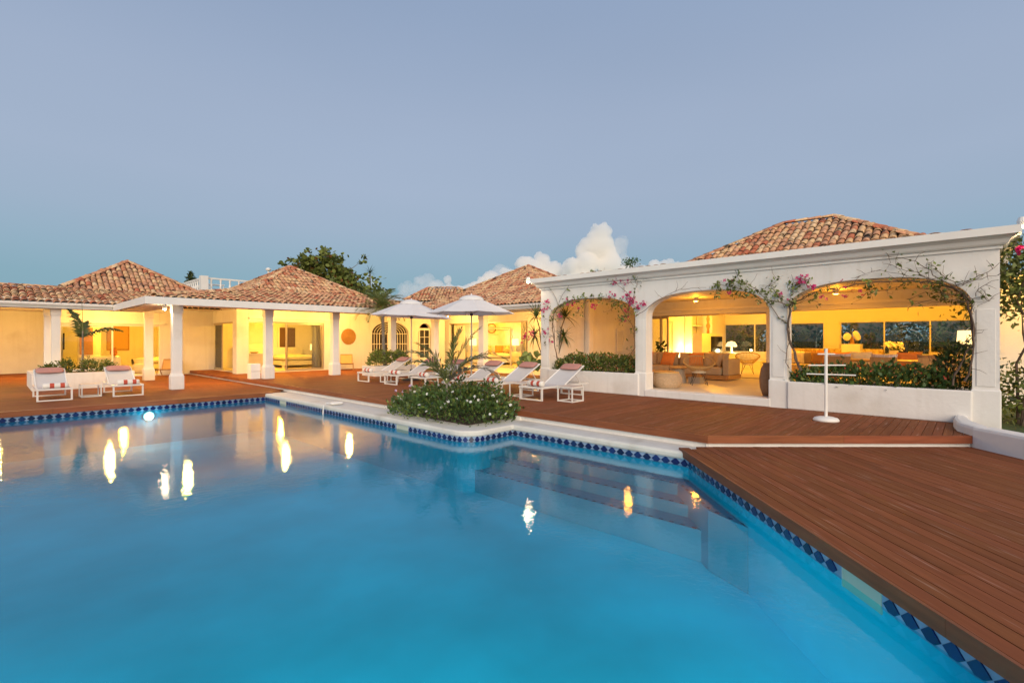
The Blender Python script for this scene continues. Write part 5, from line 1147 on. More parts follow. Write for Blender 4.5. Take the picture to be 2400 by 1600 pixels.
# pool alarm on the coping
a = G(800, 946, ZC); b = (5.98, a[1]-.0); t = thing('pool_alarm', 'white plastic pool alarm lying on the coping with a tube bent into the water', 'pool alarm', (6.05, 11.6, ZC)); px_ = ony(800, 11.3) if False else None
qa, qb = G(790, 943, ZC+.03), G(818, 943, ZC+.03)
yy = qb[1]; mb = MB(); mb.pad((6.06, yy, ZC+.045), (.34, .17, .085), None, 4, 3.0); mb.build('body', M['alu'], t, smooth=True)
MB().tube([(5.93, yy, ZC+.05), (5.80, yy, ZC+.075), (5.72, yy, ZC+.03), (5.70, yy, ZW-.12), (5.72, yy, ZW-.25)], .018, 7).build('tube', M['alu'], t)
# ------------------------------------------------------------------ upper terraces, lamps outside
def balustrade(label, P0, dirs, z0, z1, zb):
    t = thing('terrace', label, 'terrace', (*P0, 0)); 
    for d, L_, n_ in dirs:
        d = Vector(d); s = Vector((-d.y, d.x)); Mx = Matrix(((d.x, s.x, 0, P0[0]), (d.y, s.y, 0, P0[1]), (0, 0, 1, 0), (0, 0, 0, 1)))
        MB().box(.1, L_, -.07, .07, z1-.10, z1, Mx).build('handrail', M['trim'], t); MB().box(.1, L_, -.07, .07, z0, z0+.1, Mx).build('bottom_rail', M['trim'], t)
        for i in range(n_):
            x = .1+(L_-.1)*(i+.6)/n_; mb = MB(); mb.lathe([(.075, 0), (.075, .05), (.045, .10), (.075, .28), (.045, .45), (.06, .60), (.075, z1-z0-.2)], (0, 0, 0), 8); mb.v = [tuple(Mx @ Vector((x+p[0], p[1], z0+.1+p[2]))) for p in mb.v]; mb.build('baluster', M['trim'], t)
    mb = MB(); mb.box(P0[0]-.21, P0[0]+.21, P0[1]-.21, P0[1]+.21, z0-.1, z1+.08); mb.build('corner_post', M['trim'], t); return t
P0 = XY(-20.1, 32.0); tr = balustrade('white balustraded roof terrace between the two left roofs', P0, (((1, 0), 9.0, 16), ((0, 1), 6.0, 12)), 4.65, 5.56, 4.6)
MB().box(P0[0]-.1, P0[0]+9, P0[1]-.1, P0[1]+7, 0, 4.6).build('block', M['plaster'], tr)
tb_ = thing('terrace_table', 'small white table behind the terrace balustrade', 'table', (P0[0]+.9, P0[1]+1.2, 4.6)); MB().box(P0[0]+.5, P0[0]+1.5, P0[1]+.9, P0[1]+1.6, 5.20, 5.25).build('table_top', M['trim'], tb_)
for sx in (.55, 1.4):
    for sy in (.95, 1.5): MB().box(P0[0]+sx, P0[0]+sx+.05, P0[1]+sy, P0[1]+sy+.05, 4.6, 5.199).build('leg', M['trim'], tb_)
P1 = XY(-9.75, 30.0); k = XY(-12.4, 33.6)
t = thing('terrace', 'small white terrace parapet with openings right of the central roof', 'terrace', (*P1, 0)); dd = (Vector(k)-Vector(P1)).normalized(); ss = Vector((-dd.y, dd.x)); Mx = Matrix(((dd.x, ss.x, 0, P1[0]), (dd.y, ss.y, 0, P1[1]), (0, 0, 1, 0), (0, 0, 0, 1)))
MB().box(0, 4.4, -.1, .1, 4.28, 4.52, Mx).build('handrail', M['trim'], t); MB().box(0, 4.4, -.1, .1, 3.4, 3.75, Mx).build('base_wall', M['plaster'], t)
for i in range(6): MB().box(.0+.72*i, .22+.72*i, -.09, .09, 3.75, 4.28, Mx).build('post', M['trim'], t)
for i in range(5): MB().box(.23+.72*i, .71+.72*i, -.02, .02, 4.05, 4.10, Mx).build('rail', M['trim'], t)
D_ = 34; x, y = XY((629-CX)/F*D_, D_); t = thing('terrace_lamp', 'thin white lamp post with a round head above the central roof', 'lamp post', (x, y, 4.6)); MB().tube([(x, y, 4.5), (x, y, zat(634, D_))], .06, 8).build('post', M['trim'], t); MB().lathe([(.05, -.10), (.16, -.05), (.18, .04), (.08, .13)], (x, y, zat(632, D_)), 12).build('head', M['trim'], t)
def flood(x, y, z, label, watt):
    t = thing('flood_lamp', label, 'flood lamp', (x, y, z)); MB().lathe([(.05, -.07), (.075, 0), (.05, .07)], (x, y, z), 12).build('housing', M['trim'], t); MB().lathe([(.02, -.105), (.05, -.072)], (x, y, z), 12).build('bulb', mat('flood_bulb', (1, .9, .7), .4, emit=(1, .75, .4), estr=90), t); lamp('flood_light', x, y, z-.18, watt, (1, .72, .4), .06, t)
x, y = XY((1238-CX)/F*15.3, 15.3); flood(x, y, zat(655, 15.3), 'round white flood lamp at the left end of the arcade cornice', 25)
x, y = XY((2397-CX)/F*8.05, 8.05); flood(x, y, zat(519, 8.05), 'flood lamp glaring over the right end of the cornice', 12)
x, y = XY((386-CX)/F*15.9, 15.9); flood(x, y, zat(719, 15.9), 'bright lit flood lamp under the eave beside the front corner pillar', 14)

# ------------------------------------------------------------------ rooms seen through the openings
M['sofa'] = mat('sand_fabric', (.44, .34, .23), .9, var=.05, scale=20); M['orange'] = mat('orange_fabric', (.62, .22, .06), .9, var=.08, scale=12); M['brown'] = mat('brown_fabric', (.30, .16, .08), .9, var=.1, scale=12); M['creamf'] = mat('cream_fabric', (.72, .66, .52), .9); M['concrete'] = mat('concrete_grey', (.42, .38, .32), .85, var=.08); M['screen'] = mat('dark_screen', (.015, .015, .018), .12); M['whitew'] = mat('white_lacquer', (.78, .75, .66), .4)
M['stripe'] = mat('striped_cushion', (.60, .50, .50), .9, var=.35, scale=1, stretch=(1, 30, .1)); M['pattern'] = mat('patterned_upholstery', (.56, .42, .22), .9, var=.5, scale=9)
def cushion(x, y, z, s, m, label, yaw=0, lean=-.3, th=.17, group='loose cushions'):
    o = thing('cushion', label, 'cushion', (x, y, z), group=group); Mx = Matrix.Rotation(yaw, 4, 'Z') @ Matrix.Rotation(lean, 4, 'Y')
    MB().pillow((x, y, z+s*.46), th*1.2, s, s, Mx).build('cover', M[m], o, smooth=True); return o
# porch sofa, running along y with its back to the sliding doors
t = thing('sofa', 'long low sand coloured sofa with a wooden plinth in the middle arch', 'sofa', (16.4, 7.5, PF)); z = PF
MB().box(15.78, 16.95, 5.55, 9.3, z+.03, z+.16).build('plinth', M['wood'], t); MB().box(15.80, 16.6, 5.78, 7.5, z+.16, z+.42).build('seat', M['sofa'], t, bevel=.05); MB().box(15.80, 16.6, 7.52, 9.28, z+.16, z+.42).build('seat', M['sofa'], t, bevel=.05)
MB().box(16.6, 16.9, 5.78, 9.28, z+.16, z+.66).build('backrest', M['sofa'], t, bevel=.05); MB().box(15.85, 16.92, 5.57, 5.76, z+.16, z+.68).build('armrest', M['sofa'], t, bevel=.03)
for y_ in (6.2, 7.05, 7.9, 8.7): MB().pillow((16.50, y_, z+.62), .30, .86, .50, Matrix.Rotation(.2, 4, 'Y')).build('back_cushion', M['sofa'], t, smooth=True)
cushion(16.33, 8.62, z+.42, .48, 'orange', 'orange cushion at the left of the porch sofa', .1, .3); cushion(16.25, 7.75, z+.40, .52, 'orange', 'orange cushion lying in the middle of the porch sofa', -.15, .5); cushion(16.3, 6.78, z+.42, .48, 'orange', 'orange cushion right of centre on the porch sofa', .25, .35); cushion(16.2, 6.02, z+.42, .46, 'sofa', 'sand cushion against the sofa armrest', -.7, .3)
def round_table(x, y, r, h, label, foot):
    t = thing('coffee_table', label, 'table', (x, y, PF)); MB().lathe([(r, 0), (r, .035)], (x, y, PF+h-.035), 24).build('table_top', M['wood'], t); MB().lathe(foot, (x, y, PF), 16).build('pedestal', M['concrete' if foot[0][0] > .16 else 'wood'], t)
x, y = XY((1547-CX)/F*14.0, 14.0); round_table(x, y, .42, .40, 'round wooden coffee table behind the woven pouf', [(.12, 0), (.09, .365)])
x, y = XY((1590-CX)/F*14.9, 14.9); round_table(x, y, .26, .46, 'small round table on a tapering concrete foot', [(.24, 0), (.17, .425)])
x, y = XY((1632-CX)/F*14.7, 14.7); MB_ = thing('stool', 'wooden stool on a concrete block before the sofa', 'stool', (x, y, PF)); MB().box(x-.17, x+.17, y-.17, y+.17, PF, PF+.18).build('block', M['concrete'], MB_); MB().lathe([(.09, .18), (.09, .44)], (x, y, PF), 12).build('post', M['wood'], MB_); MB().lathe([(.20, .44), (.20, .48)], (x, y, PF), 18).build('seat', M['wood'], MB_)
# woven pouf
x, y = XY((1562-CX)/F*13.35, 13.35); t = thing('woven_pouf', 'low round woven rope pouf inside the middle arch', 'pouf', (x, y, PF))
M['rope'] = mat('pale_rope', (.60, .43, .27), .8, var=.15, scale=25)
prof = lambda u: .30+.10*math.sin(math.pi*min(1, max(0, u))*.9+.15)
for i in range(13):
    u = i/12; mb = MB(); N = 26; r = prof(u); mb.tube([(x+r*math.cos(2*math.pi*k/N), y+r*math.sin(2*math.pi*k/N), PF+.02+.38*u) for k in range(N+1)], .011, 5, cap=False); mb.build('rope_ring', M['rope'], t)
st_ = MB()
for k in range(34):
    a0 = 2*math.pi*k/34
    for sg in (-1, 1): st_.tube([(x+prof(u)*math.cos(a0+sg*u*.7), y+prof(u)*math.sin(a0+sg*u*.7), PF+.02+.38*u) for u in (0, .2, .4, .6, .8, 1)], .006, 4)
st_.build('weave', M['rope'], t, kind='stuff'); MB().lathe([(.34, 0), (.33, .03), (.05, .04)], (x, y, PF+.39), 26).build('cushion_top', M['cane'], t)
def rattan_chair(x, y, rz, label):
    t = thing('rattan_chair', label, 'chair', (0, 0, 0), group='round rattan armchairs'); N = 46
    bw = lambda a, u: (.40*u*math.cos(a)*(1+.12*math.cos(a)), .42*u*math.sin(a), .34+.02+(u**2.2)*(.14+.16*(1+math.cos(a))))
    for k in range(N):
        a = 2*math.pi*k/N; MB().tube([bw(a, u) for u in (.45, .65, .85, 1.0)], .007, 4).build('cane_rod', M['rattan'], t)
    for u, r in ((1.0, .018), (.45, .014)): MB().tube([bw(2*math.pi*k/36, u) for k in range(37)], r, 6, cap=False).build('rim', M['rattan'], t)
    MB().lathe([(.02, -.02), (.19, -.01), (.20, .05), (.05, .07)], (0, 0, .36), 20).build('seat_cushion', M['creamf'], t, smooth=True)
    for a in (.7, 2.4, 3.9, 5.5):
        c, s = math.cos(a), math.sin(a); MB().tube([(.16*c+.06*s, .16*s-.06*c, .37), (.31*c, .31*s, 0), (.16*c-.06*s, .16*s+.06*c, .37)], .007, 5).build('leg', M['dark'], t)
    return put(t, x, y, PF, rz)
x, y = XY((1638-CX)/F*14.0, 14.0); rattan_chair(x, y, R(30), 'round rattan armchair with hairpin legs before the porch sofa')
x, y = XY((1752-CX)/F*18.6, 18.6); rattan_chair(x, y, R(200), 'round rattan armchair beyond the sliding door'); 
x, y = XY((1690-CX)/F*19.6, 19.6); rattan_chair(x, y, R(120), 'round rattan armchair behind the sofa end')
x, y = XY((1800-CX)/F*11.3, 11.3); t = thing('floor_vase', 'tall brown wicker vase against the pier of the middle arch', 'vase', (x, y, PF)); MB().lathe([(.11, 0), (.17, .2), (.185, .4), (.15, .62), (.10, .72), (.12, .76)], (x, y, PF), 18).build('body', M['brown'], t, smooth=True)
# living room: fireplace block, shelves, television, sculpture
MB_ = thing('fireplace', 'white fireplace block with a dark television set into it', 'fireplace', (24, 9.2, PF)); MB().box(23.35, 24.95, 8.95, 9.68, PF, 2.98).build('chimney_breast', M['inner'], MB_); MB().box(21.15, 23.55, 8.55, 8.94, PF, 1.75).build('mantel_block', M['inner'], MB_); MB().box(22.15, 23.4, 8.50, 8.548, .75, 1.62).build('television', M['screen'], MB_)
t = thing('sculpture', 'slim dark wooden figure standing on the fireplace block', 'sculpture', (22.35, 8.75, 1.75)); MB().lathe([(.06, 0), (.05, .2), (.09, .35), (.05, .5), (.08, .68), (.045, .78), (.06, .9), (.02, .97)], (22.35, 8.75, 1.75), 10).build('figure', M['brown'], t, smooth=True)
t = thing('bookshelf', 'white wall shelves left of the fireplace', 'shelf', (22.6, 9.5, PF)); MB().box(22.0, 22.05, 9.35, 9.69, PF, 2.6).build('side_panel', M['whitew'], t)
for z in (.6, 1.1, 1.6, 2.1): MB().box(22.05, 23.3, 9.35, 9.69, z, z+.04).build('shelf', M['whitew'], t)
t = thing('panel_door', 'white panelled door at the back of the living room', 'door', (20.4, 9.68, PF)); db = MB(); wall_boxes(db, 'y', 9.64, 9.70, 19.7, 20.7, PF, 2.35, [(19.78, 20.62, PF+.02, 2.27)]); db.build('frame', M['trim'], t); MB().box(19.8, 20.6, 9.66, 9.69, PF, 2.25).build('leaf', M['whitew'], t)
for z0_, z1_ in ((.4, 1.1), (1.3, 2.1)): MB().box(19.95, 20.45, 9.645, 9.66, z0_, z1_).build('panel', M['whitew'], t)
x, y = XY((1548-CX)/F*18.5, 18.5); t = thing('potted_plant', 'small dark green houseplant behind the sofa', 'plant', (x, y, PF)); MB().lathe([(.12, 0), (.16, .3)], (x, y, PF), 12).build('pot', M['brown'], t); foliage('foliage', leaves(np.array([x, y, PF+.85])+rng.normal(size=(120, 3))*(.10, .10, .24), .14), M['leaf'], t); MB().tube([(x, y, PF+.3), (x, y, PF+.9)], .015, 5).build('stem', M['twig'], t)
t = thing('floor_lamp', 'glowing globe floor lamp lighting the living room side wall', 'lamp', (21.6, 9.3, PF)); MB().lathe([(.02, -.18), (.14, -.10), (.18, 0), (.14, .10), (.02, .18)], (21.6, 9.2, PF+.45), 16).build('globe', M['glow'], t); MB().lathe([(.12, 0), (.03, .03), (.03, .27)], (21.6, 9.2, PF), 12).build('foot', M['whitew'], t); lamp('lamp_light', 21.6, 9.35, PF+.75, 55, (1, .72, .3), .1, t)
def table_lamp(x, y, z, h, r, label, watt=12, sq=False, parent=None):
    t = thing('table_lamp', label, 'table lamp', (x, y, z), group='lit table lamps'); n = 4 if sq else 16
    MB().lathe([(.07, 0), (.03, .04), (.05, .5*h*.5), (.02, h*.5), (.02, h*.55)], (x, y, z), 10).build('base', M['whitew'], t); MB().lathe([(r*1.05, h*.5), (r*.95, h)], (x, y, z), n).build('lampshade', M['shade'], t); lamp('lamp_light', x, y-.0, z+h+.12, watt, (1, .74, .34), .06, t)
x, y = XY((1714-CX)/F*23.2, 23.2); t = thing('dome_lamp', 'white mushroom shaped table lamp glowing below the living room window', 'table lamp', (x, y, .9)); MB().lathe([(.24, .30), (.25, .36), (.17, .50), (.04, .55)], (x, y, .85), 16).build('lampshade', M['shade'], t, smooth=True); MB().lathe([(.10, 0), (.06, .05), (.05, .3)], (x, y, .85), 12).build('base', M['whitew'], t); lamp('lamp_light', x-.1, y-.2, .95, 14, (1, .75, .35), .08, t)
x2, y2 = x+.0, y-.0; t = thing('sideboard', 'low white sideboard under the living room window', 'sideboard', (24.4, 7.6, PF)); MB().box(22.6, 24.9, 6.6, 8.45, PF, .55).build('body', M['whitew'], t); MB().box(x-.3, x+.3, y-.3, y+.3, .5505, .85).build('pedestal', M['whitew'], t)
# dining and lounge end behind the right arch
t = thing('banquette', 'long patterned bench sofa under the garden windows', 'sofa', (24.2, 3, PF)); MB().box(23.7, 24.8, .6, 6.3, PF, PF+.42).build('seat', M['creamf'], t, bevel=.05); MB().box(24.55, 24.9, 2.6, 6.3, PF+.42, PF+.92).build('backrest', M['pattern'], t, bevel=.05); MB().box(24.55, 24.9, .6, 2.55, PF+.42, PF+.70).build('backrest', M['creamf'], t, bevel=.05)
for i, (y_, m_, n_) in enumerate(((5.7, 'creamf', 'cream cushion at the left end of the patterned bench'), (5.1, 'brown', 'brown cushion left on the patterned bench'), (4.6, 'orange', 'orange cushion on the patterned bench'), (1.6, 'brown', 'brown cushion right on the window bench'), (1.0, 'stripe', 'pale striped cushion at the right end of the window bench'))): cushion(24.15, y_, PF+.42, .46, m_, n_, random.uniform(-.3, .3), .35)
t = thing('dining_table', 'long wooden dining table behind the right arch', 'table', (16.4, 1.9, PF)); MB().box(15.9, 17.0, .6, 3.0, PF+.70, PF+.75).build('table_top', M['wood'], t)
for a in (16.0, 16.85):
    for b in (.7, 2.85): MB().box(a, a+.07, b, b+.07, PF, PF+.699).build('leg', M['wood'], t)
def side_chair(x, y, rz, m, label):
    t = thing('dining_chair', label, 'chair', (0, 0, 0), group='dining chairs behind the right arch')
    MB().box(-.24, .24, -.25, .25, .40, .47).build('seat', M['creamf'], t, bevel=.02); MB().box(-.30, -.24, -.27, .27, .48, .86).build('backrest', M['wood'], t)
    for a in (-.22, .18):
        for b in (-.23, .19): MB().box(a, a+.04, b, b+.04, 0, .399).build('leg', M['wood'], t)
    MB().pillow((-.16, 0, .74), .16, .54, .40, Matrix.Rotation(.15, 4, 'Y')).build('cushion', M[m], t, smooth=True); return put(t, x, y, PF, rz)
for i, (x, y, rz, m_, n_) in enumerate(((15.4, 2.55, 0, 'stripe', 'dining chair with a striped cushion, left one near the hedge'), (15.4, 1.6, 0, 'stripe', 'dining chair with a striped cushion, centre one near the hedge'), (15.5, .75, 15, 'brown', 'dining chair with a brown throw near the last pier'), (17.5, 2.4, 180, 'creamf', 'pale dining chair beyond the table at left'), (17.5, 1.3, 180, 'orange', 'dining chair with an orange cushion beyond the table'))): side_chair(x, y, R(rz), m_, n_)
t = thing('sofa', 'low cream sofa at the right end of the living room behind the hedge', 'sofa', (19.5, .6, PF)); MB().box(18.6, 20.6, .05, 1.0, PF, PF+.40).build('seat', M['creamf'], t, bevel=.05); MB().box(18.6, 20.6, -.12, .04, PF, PF+.85).build('backrest', M['creamf'], t, bevel=.04)
for i, (x_, m_, n_) in enumerate(((18.9, 'stripe', 'striped cushion at the near end of the low cream sofa'), (19.6, 'sofa', 'sand cushion in the middle of the low cream sofa'), (20.3, 'orange', 'orange cushion at the far end of the low cream sofa'))): cushion(x_, .35, PF+.4, .48, m_, n_, R(-90), .3)
t = thing('sofa', 'pale low sofa seen over the hedge at the left of the right arch', 'sofa', (20.5, 4.0, PF)); MB().box(20.0, 20.9, 3.0, 5.2, PF, PF+.40).build('seat', M['sofa'], t, bevel=.05); MB().box(20.9, 21.08, 3.0, 5.2, PF, PF+.84).build('backrest', M['sofa'], t, bevel=.04)
for i, (y_, m_, n_) in enumerate(((3.4, 'orange', 'orange cushion at the right of the pale low sofa'), (4.1, 'brown', 'brown cushion in the middle of the pale low sofa'), (4.8, 'creamf', 'cream cushion at the left of the pale low sofa'))): cushion(20.75, y_, PF+.4, .50, m_, n_, .1*i-.1, .3)
x, y = XY((2270-CX)/F*14.2, 14.2); t = thing('lamp_table', 'white cube table carrying the lamp behind the last pier', 'table', (x, y, PF)); MB().box(x-.3, x+.3, y-.3, y+.3, PF, .95).build('body', M['whitew'], t); table_lamp(x, y, .95, .78, .25, 'lit table lamp with a square shade beside the last pier', 16, True)
x, y = XY((1997-CX)/F*19.0, 19.0); zz = zat(829, 19); t = thing('plinth', 'white plinth carrying the shell sculpture', 'plinth', (x, y, PF)); MB().box(x-.3, x+.3, y-.3, y+.3, PF, zz+.38).build('body', M['whitew'], t)
t = thing('shell_sculpture', 'pale split shell sculpture in front of the garden windows', 'sculpture', (x, y, zz+.4)); r_ = Vector((FY, -FX, 0)); c = Vector((x, y, zz+.66)); MB().pad(c+r_*(-.19), (.12, .26, .30), Matrix.Rotation(math.atan2(-FX, FY)+math.pi/2, 4, 'Z') @ Matrix.Rotation(.6, 4, 'X'), 4).build('left_shell', M['whitew'], t, smooth=True); MB().pad(c+r_*.18+Vector((0, 0, .04)), (.12, .22, .40), Matrix.Rotation(math.atan2(-FX, FY)+math.pi/2, 4, 'Z') @ Matrix.Rotation(-.5, 4, 'X'), 4).build('right_shell', M['whitew'], t, smooth=True); MB().tube([(x, y, zz+.38), tuple(c)], .08, 8, .05).build('stand', M['brown'], t)
x, y = XY((2095-CX)/F*17.3, 17.3); zz = zat(838, 17.3); t = thing('console', 'slim wooden console under the flower vase', 'table', (x, y, PF)); MB().box(x-.25, x+.25, y-.6, y+.6, zz-.04, zz).build('table_top', M['wood'], t)
for a in (-.22, .17):
    for b in (-.57, .52): MB().box(x+a, x+a+.05, y+b, y+b+.05, PF, zz-.0405).build('leg', M['wood'], t)
t = thing('flower_vase', 'square glass vase of white flowers before the garden windows', 'vase', (x, y, zz)); MB().box(x-.13, x+.13, y-.13, y+.13, zz, zz+.26).build('vase', M['whitew'], t); petals([(x+random.gauss(0, .13), y+random.gauss(0, .13), zz+.42+random.gauss(0, .06)) for i in range(60)], .06, M['white_petal'], t, 'blossoms'); foliage('leaves', leaves(np.array([x, y, zz+.34])+rng.normal(size=(60, 3))*(.1, .1, .06), .09), M['leaf'], t)
# central bedroom
def bed(x0, x1, y0, y1, z, label, head, posts=0):
    t = thing('bed', label, 'bed', ((x0+x1)/2, (y0+y1)/2, z)); MB().box(x0, x1, y0, y1, z+.14, z+.36).build('bed_frame', M['whitew'], t)
    for a in (x0, x1-.09):
        for b in (y0, y1-.09): MB().box(a+.002, a+.088, b+.002, b+.088, z, z+(posts or .139)).build('post' if posts else 'leg', M['whitew'], t)
    MB().pad(((x0+x1)/2, (y0+y1)/2, z+.50), (x1-x0-.1, y1-y0-.1, .36), None, 6, 6).build('mattress', M['creamf'], t, smooth=True)
    if head == 'x': MB().box(x1+.002, x1+.06, y0, y1, z, z+1.15).build('headboard', M['whitew'], t)
    else: MB().box(x0, x1, y1+.002, y1+.06, z, z+1.05).build('headboard', M['whitew'], t)
    if posts:
        for a in (x0, x1-.09): MB().box(a+.01, a+.08, y0+.09, y1-.09, z+posts-.07, z+posts-.005).build('canopy_rail', M['whitew'], t)
    return t
bed(10.35, 12.3, 25.9, 28.0, .01, 'white bed seen through the central sliding door', 'y')
t = thing('nightstand', 'white nightstand right of the central bed', 'table', (12.75, 27.6, .01)); MB().box(12.45, 13.0, 27.3, 27.9, .01, .6).build('body', M['whitew'], t); table_lamp(*XY((737-CX)/F*26.6, 26.6), .62, .62, .22, 'lit table lamp with a white drum shade in the central bedroom', 10)
t = thing('dark_door', 'dark brown open doorway at the back of the central bedroom', 'door', (10.4, 28.15, .01)); MB().box(ony(655, 28.15), ony(692, 28.15), 28.15, 28.19, .01, 2.15).build('leaf', mat('dark_door_wood', (.10, .05, .028), .6), t); MB().box(ony(651, 28.14), ony(655, 28.14), 28.12, 28.19, .01, 2.2).build('frame', M['trim'], t)
t = thing('dresser', 'white chest of drawers behind the second pillar', 'dresser', (9.0, 27.8, .01)); MB().box(8.9, 10.0, 27.6, 28.15, .08, 1.25).build('body', M['whitew'], t)
for i in range(4): MB().box(8.95, 9.95, 27.575, 27.6, .14+.27*i, .38+.27*i).build('drawer', M['whitew'], t)
t = thing('desk', 'cream console desk at the open glass corner', 'desk', (8.6, 25.2, .01)); MB().box(7.95, 9.3, 24.8, 25.4, .02, .78).build('body', M['creamf'], t); MB().box(7.9, 9.35, 24.75, 25.45, .781, .82).build('table_top', M['whitew'], t)
t = thing('basket', 'flat woven tray on the cream desk', 'basket', (8.7, 25.1, .82)); MB().lathe([(.12, 0), (.20, .07), (.18, .07), (.10, .02)], (8.7, 25.1, .82), 14).build('bowl', M['cane'], t)
t = thing('curtain', 'pale curtain at the right side of the central sliding door', 'curtain', (xh-.3, 23.35, .02)); v = [(xh-.45+.04*i, 23.38+.05*math.sin(i*1.9), z) for z in (.03, 2.27) for i in range(12)]; MB().add(v, [(i, i+1, i+13, i+12) for i in range(11)]).build('cloth', M['creamf'], t, smooth=True)
# left pavilion room
t = thing('desk', 'rounded white desk behind the left planter palm', 'desk', (3.4, 29, -.11)); MB().box(2.75, 4.2, 28.7, 29.4, -.11, .72).build('body', M['whitew'], t, bevel=.1)
t = thing('wall_picture', 'tan framed picture on the left bedroom back wall', 'picture', (5.2, 33.75, 1.6)); MB().box(ony(250, 33.75), ony(303, 33.75), 33.73, 33.79, .9, 2.25).build('frame', M['wood'], t); MB().box(ony(252, 33.7), ony(300, 33.7), 33.71, 33.73, .97, 2.18).build('canvas', M['cane'], t)
t = thing('mirror', 'tall mirror in a white niche behind the slender palm', 'mirror', (3.9, 31, .7)); MB().box(ony(187, 31), ony(218, 31), 31, 31.06, .75, 2.05).build('glass', M['brown'], t); MB().box(ony(184, 31.1), ony(236, 31.1), 31.07, 31.6, -.11, 2.15).build('niche', M['inner'], t)
t = thing('television', 'dark wall television at the left edge of the left bedroom', 'television', (2.2, 28.6, 1.2)); MB().box(2.12, 2.2, 28.1, 29.3, 1.05, 1.75).build('panel', M['screen'], t); MB().box(2.1, 2.12, 28.5, 28.9, 1.25, 1.5).build('bracket', M['dark'], t)
t = thing('vase', 'orange patterned vase on the rounded white desk', 'vase', (3.95, 29, .72)); MB().lathe([(.08, 0), (.14, .12), (.12, .28), (.08, .36), (.10, .38)], (3.95, 29.0, .72), 14).build('body', M['orange'], t, smooth=True)
bed(5.2, 7.1, 30.3, 32.6, -.11, 'white bed at the right of the left bedroom', 'x')
t = thing('armchair', 'round cream armchair before the left bed', 'chair', (5.0, 29.0, -.11)); MB().lathe([(.34, 0), (.38, .2), (.38, .42), (.1, .45)], (5.0, 28.9, -.11), 18).build('seat', M['creamf'], t, smooth=True); mb = MB(); v = [((5.0+r*math.cos(a)), 28.9+r*math.sin(a), z) for r, z in ((.38, .2), (.42, .55), (.34, .56), (.30, .3)) for a in [math.pi*.0+math.pi*i/10 for i in range(11)]]; mb.add(v, [(11*j+i, 11*j+i+1, 11*j+12+i, 11*j+11+i) for j in range(3) for i in range(10)]); mb.build('backrest', M['creamf'], t, smooth=True)
# bedroom behind the umbrellas
az_ = math.atan2(FY, FX)
def turned(o, X, D): o.location = (*XY(X, D), .01); o.rotation_euler = (0, 0, az_); return o
t = bed(-1.0, 1.0, -.9, .9, 0, 'white four-poster bed behind the umbrellas', 'x', 2.2); turned(t, -.93, 29.5)
def cush2(x, y, z, s, m, label):
    o = thing('cushion', label, 'cushion', (0, 0, 0), group='loose cushions'); MB().pillow((x, y, z+s*.46), .2, s, s, Matrix.Rotation(.3, 4, 'Y')).build('cover', M[m], o, smooth=True); turned(o, -.93, 29.5)
cush2(.72, .55, .66, .50, 'pattern', 'patterned cushion at the left of the four-poster bed'); cush2(.55, -.12, .66, .50, 'orange', 'rust orange cushion in the middle of the four-poster bed'); cush2(.72, -.6, .66, .50, 'pattern', 'patterned cushion at the right of the four-poster bed')
for X_, n_ in ((-2.40, 'left'), (.22, 'right')):
    t = thing('nightstand', 'white nightstand %s of the four-poster bed' % n_, 'nightstand', (0, 0, 0)); MB().box(-.3, .3, -.38, .38, .06, .72).build('body', M['whitew'], t)
    for i in range(2): MB().box(-.322, -.3, -.34, .34, .12+.3*i, .38+.3*i).build('drawer', M['whitew'], t)
    turned(t, X_, 30.3); table_lamp(*XY(X_, 30.25), .73, .80, .21, 'lit table lamp %s of the four-poster bed' % n_, 14)
t = thing('wall_picture', 'framed picture of a brown ring above the four-poster bed', 'picture', (0, 0, 0)); MB().box(-.03, .03, -.42, .42, -.40, .40).build('frame', M['creamf'], t); MB().tube([(-.05, .27*math.cos(2*math.pi*k/24), .29*math.sin(2*math.pi*k/24)) for k in range(25)], .035, 6, cap=False).build('ring', M['brown'], t, smooth=True); turned(t, -1.28, 30.86); t.location.z = 2.2
for ya, yb, n_ in ((yb1-.05, yb1-1.0, 'left'), (yb0+.35, yb0+.05, 'right')):
    t = thing('curtain', 'cream curtain at the %s of the umbrella bedroom opening' % n_, 'curtain', (18.85, (ya+yb)/2, .02)); n = 18; v = [(18.85+.05*math.sin(i*1.9), ya+(yb-ya)*i/(n-1), z) for z in (.03, 2.40) for i in range(n)]; MB().add(v, [(i, i+1, i+n+1, i+n) for i in range(n-1)]).build('cloth', M['creamf'] if n_ == 'left' else M['concrete'], t, smooth=True)

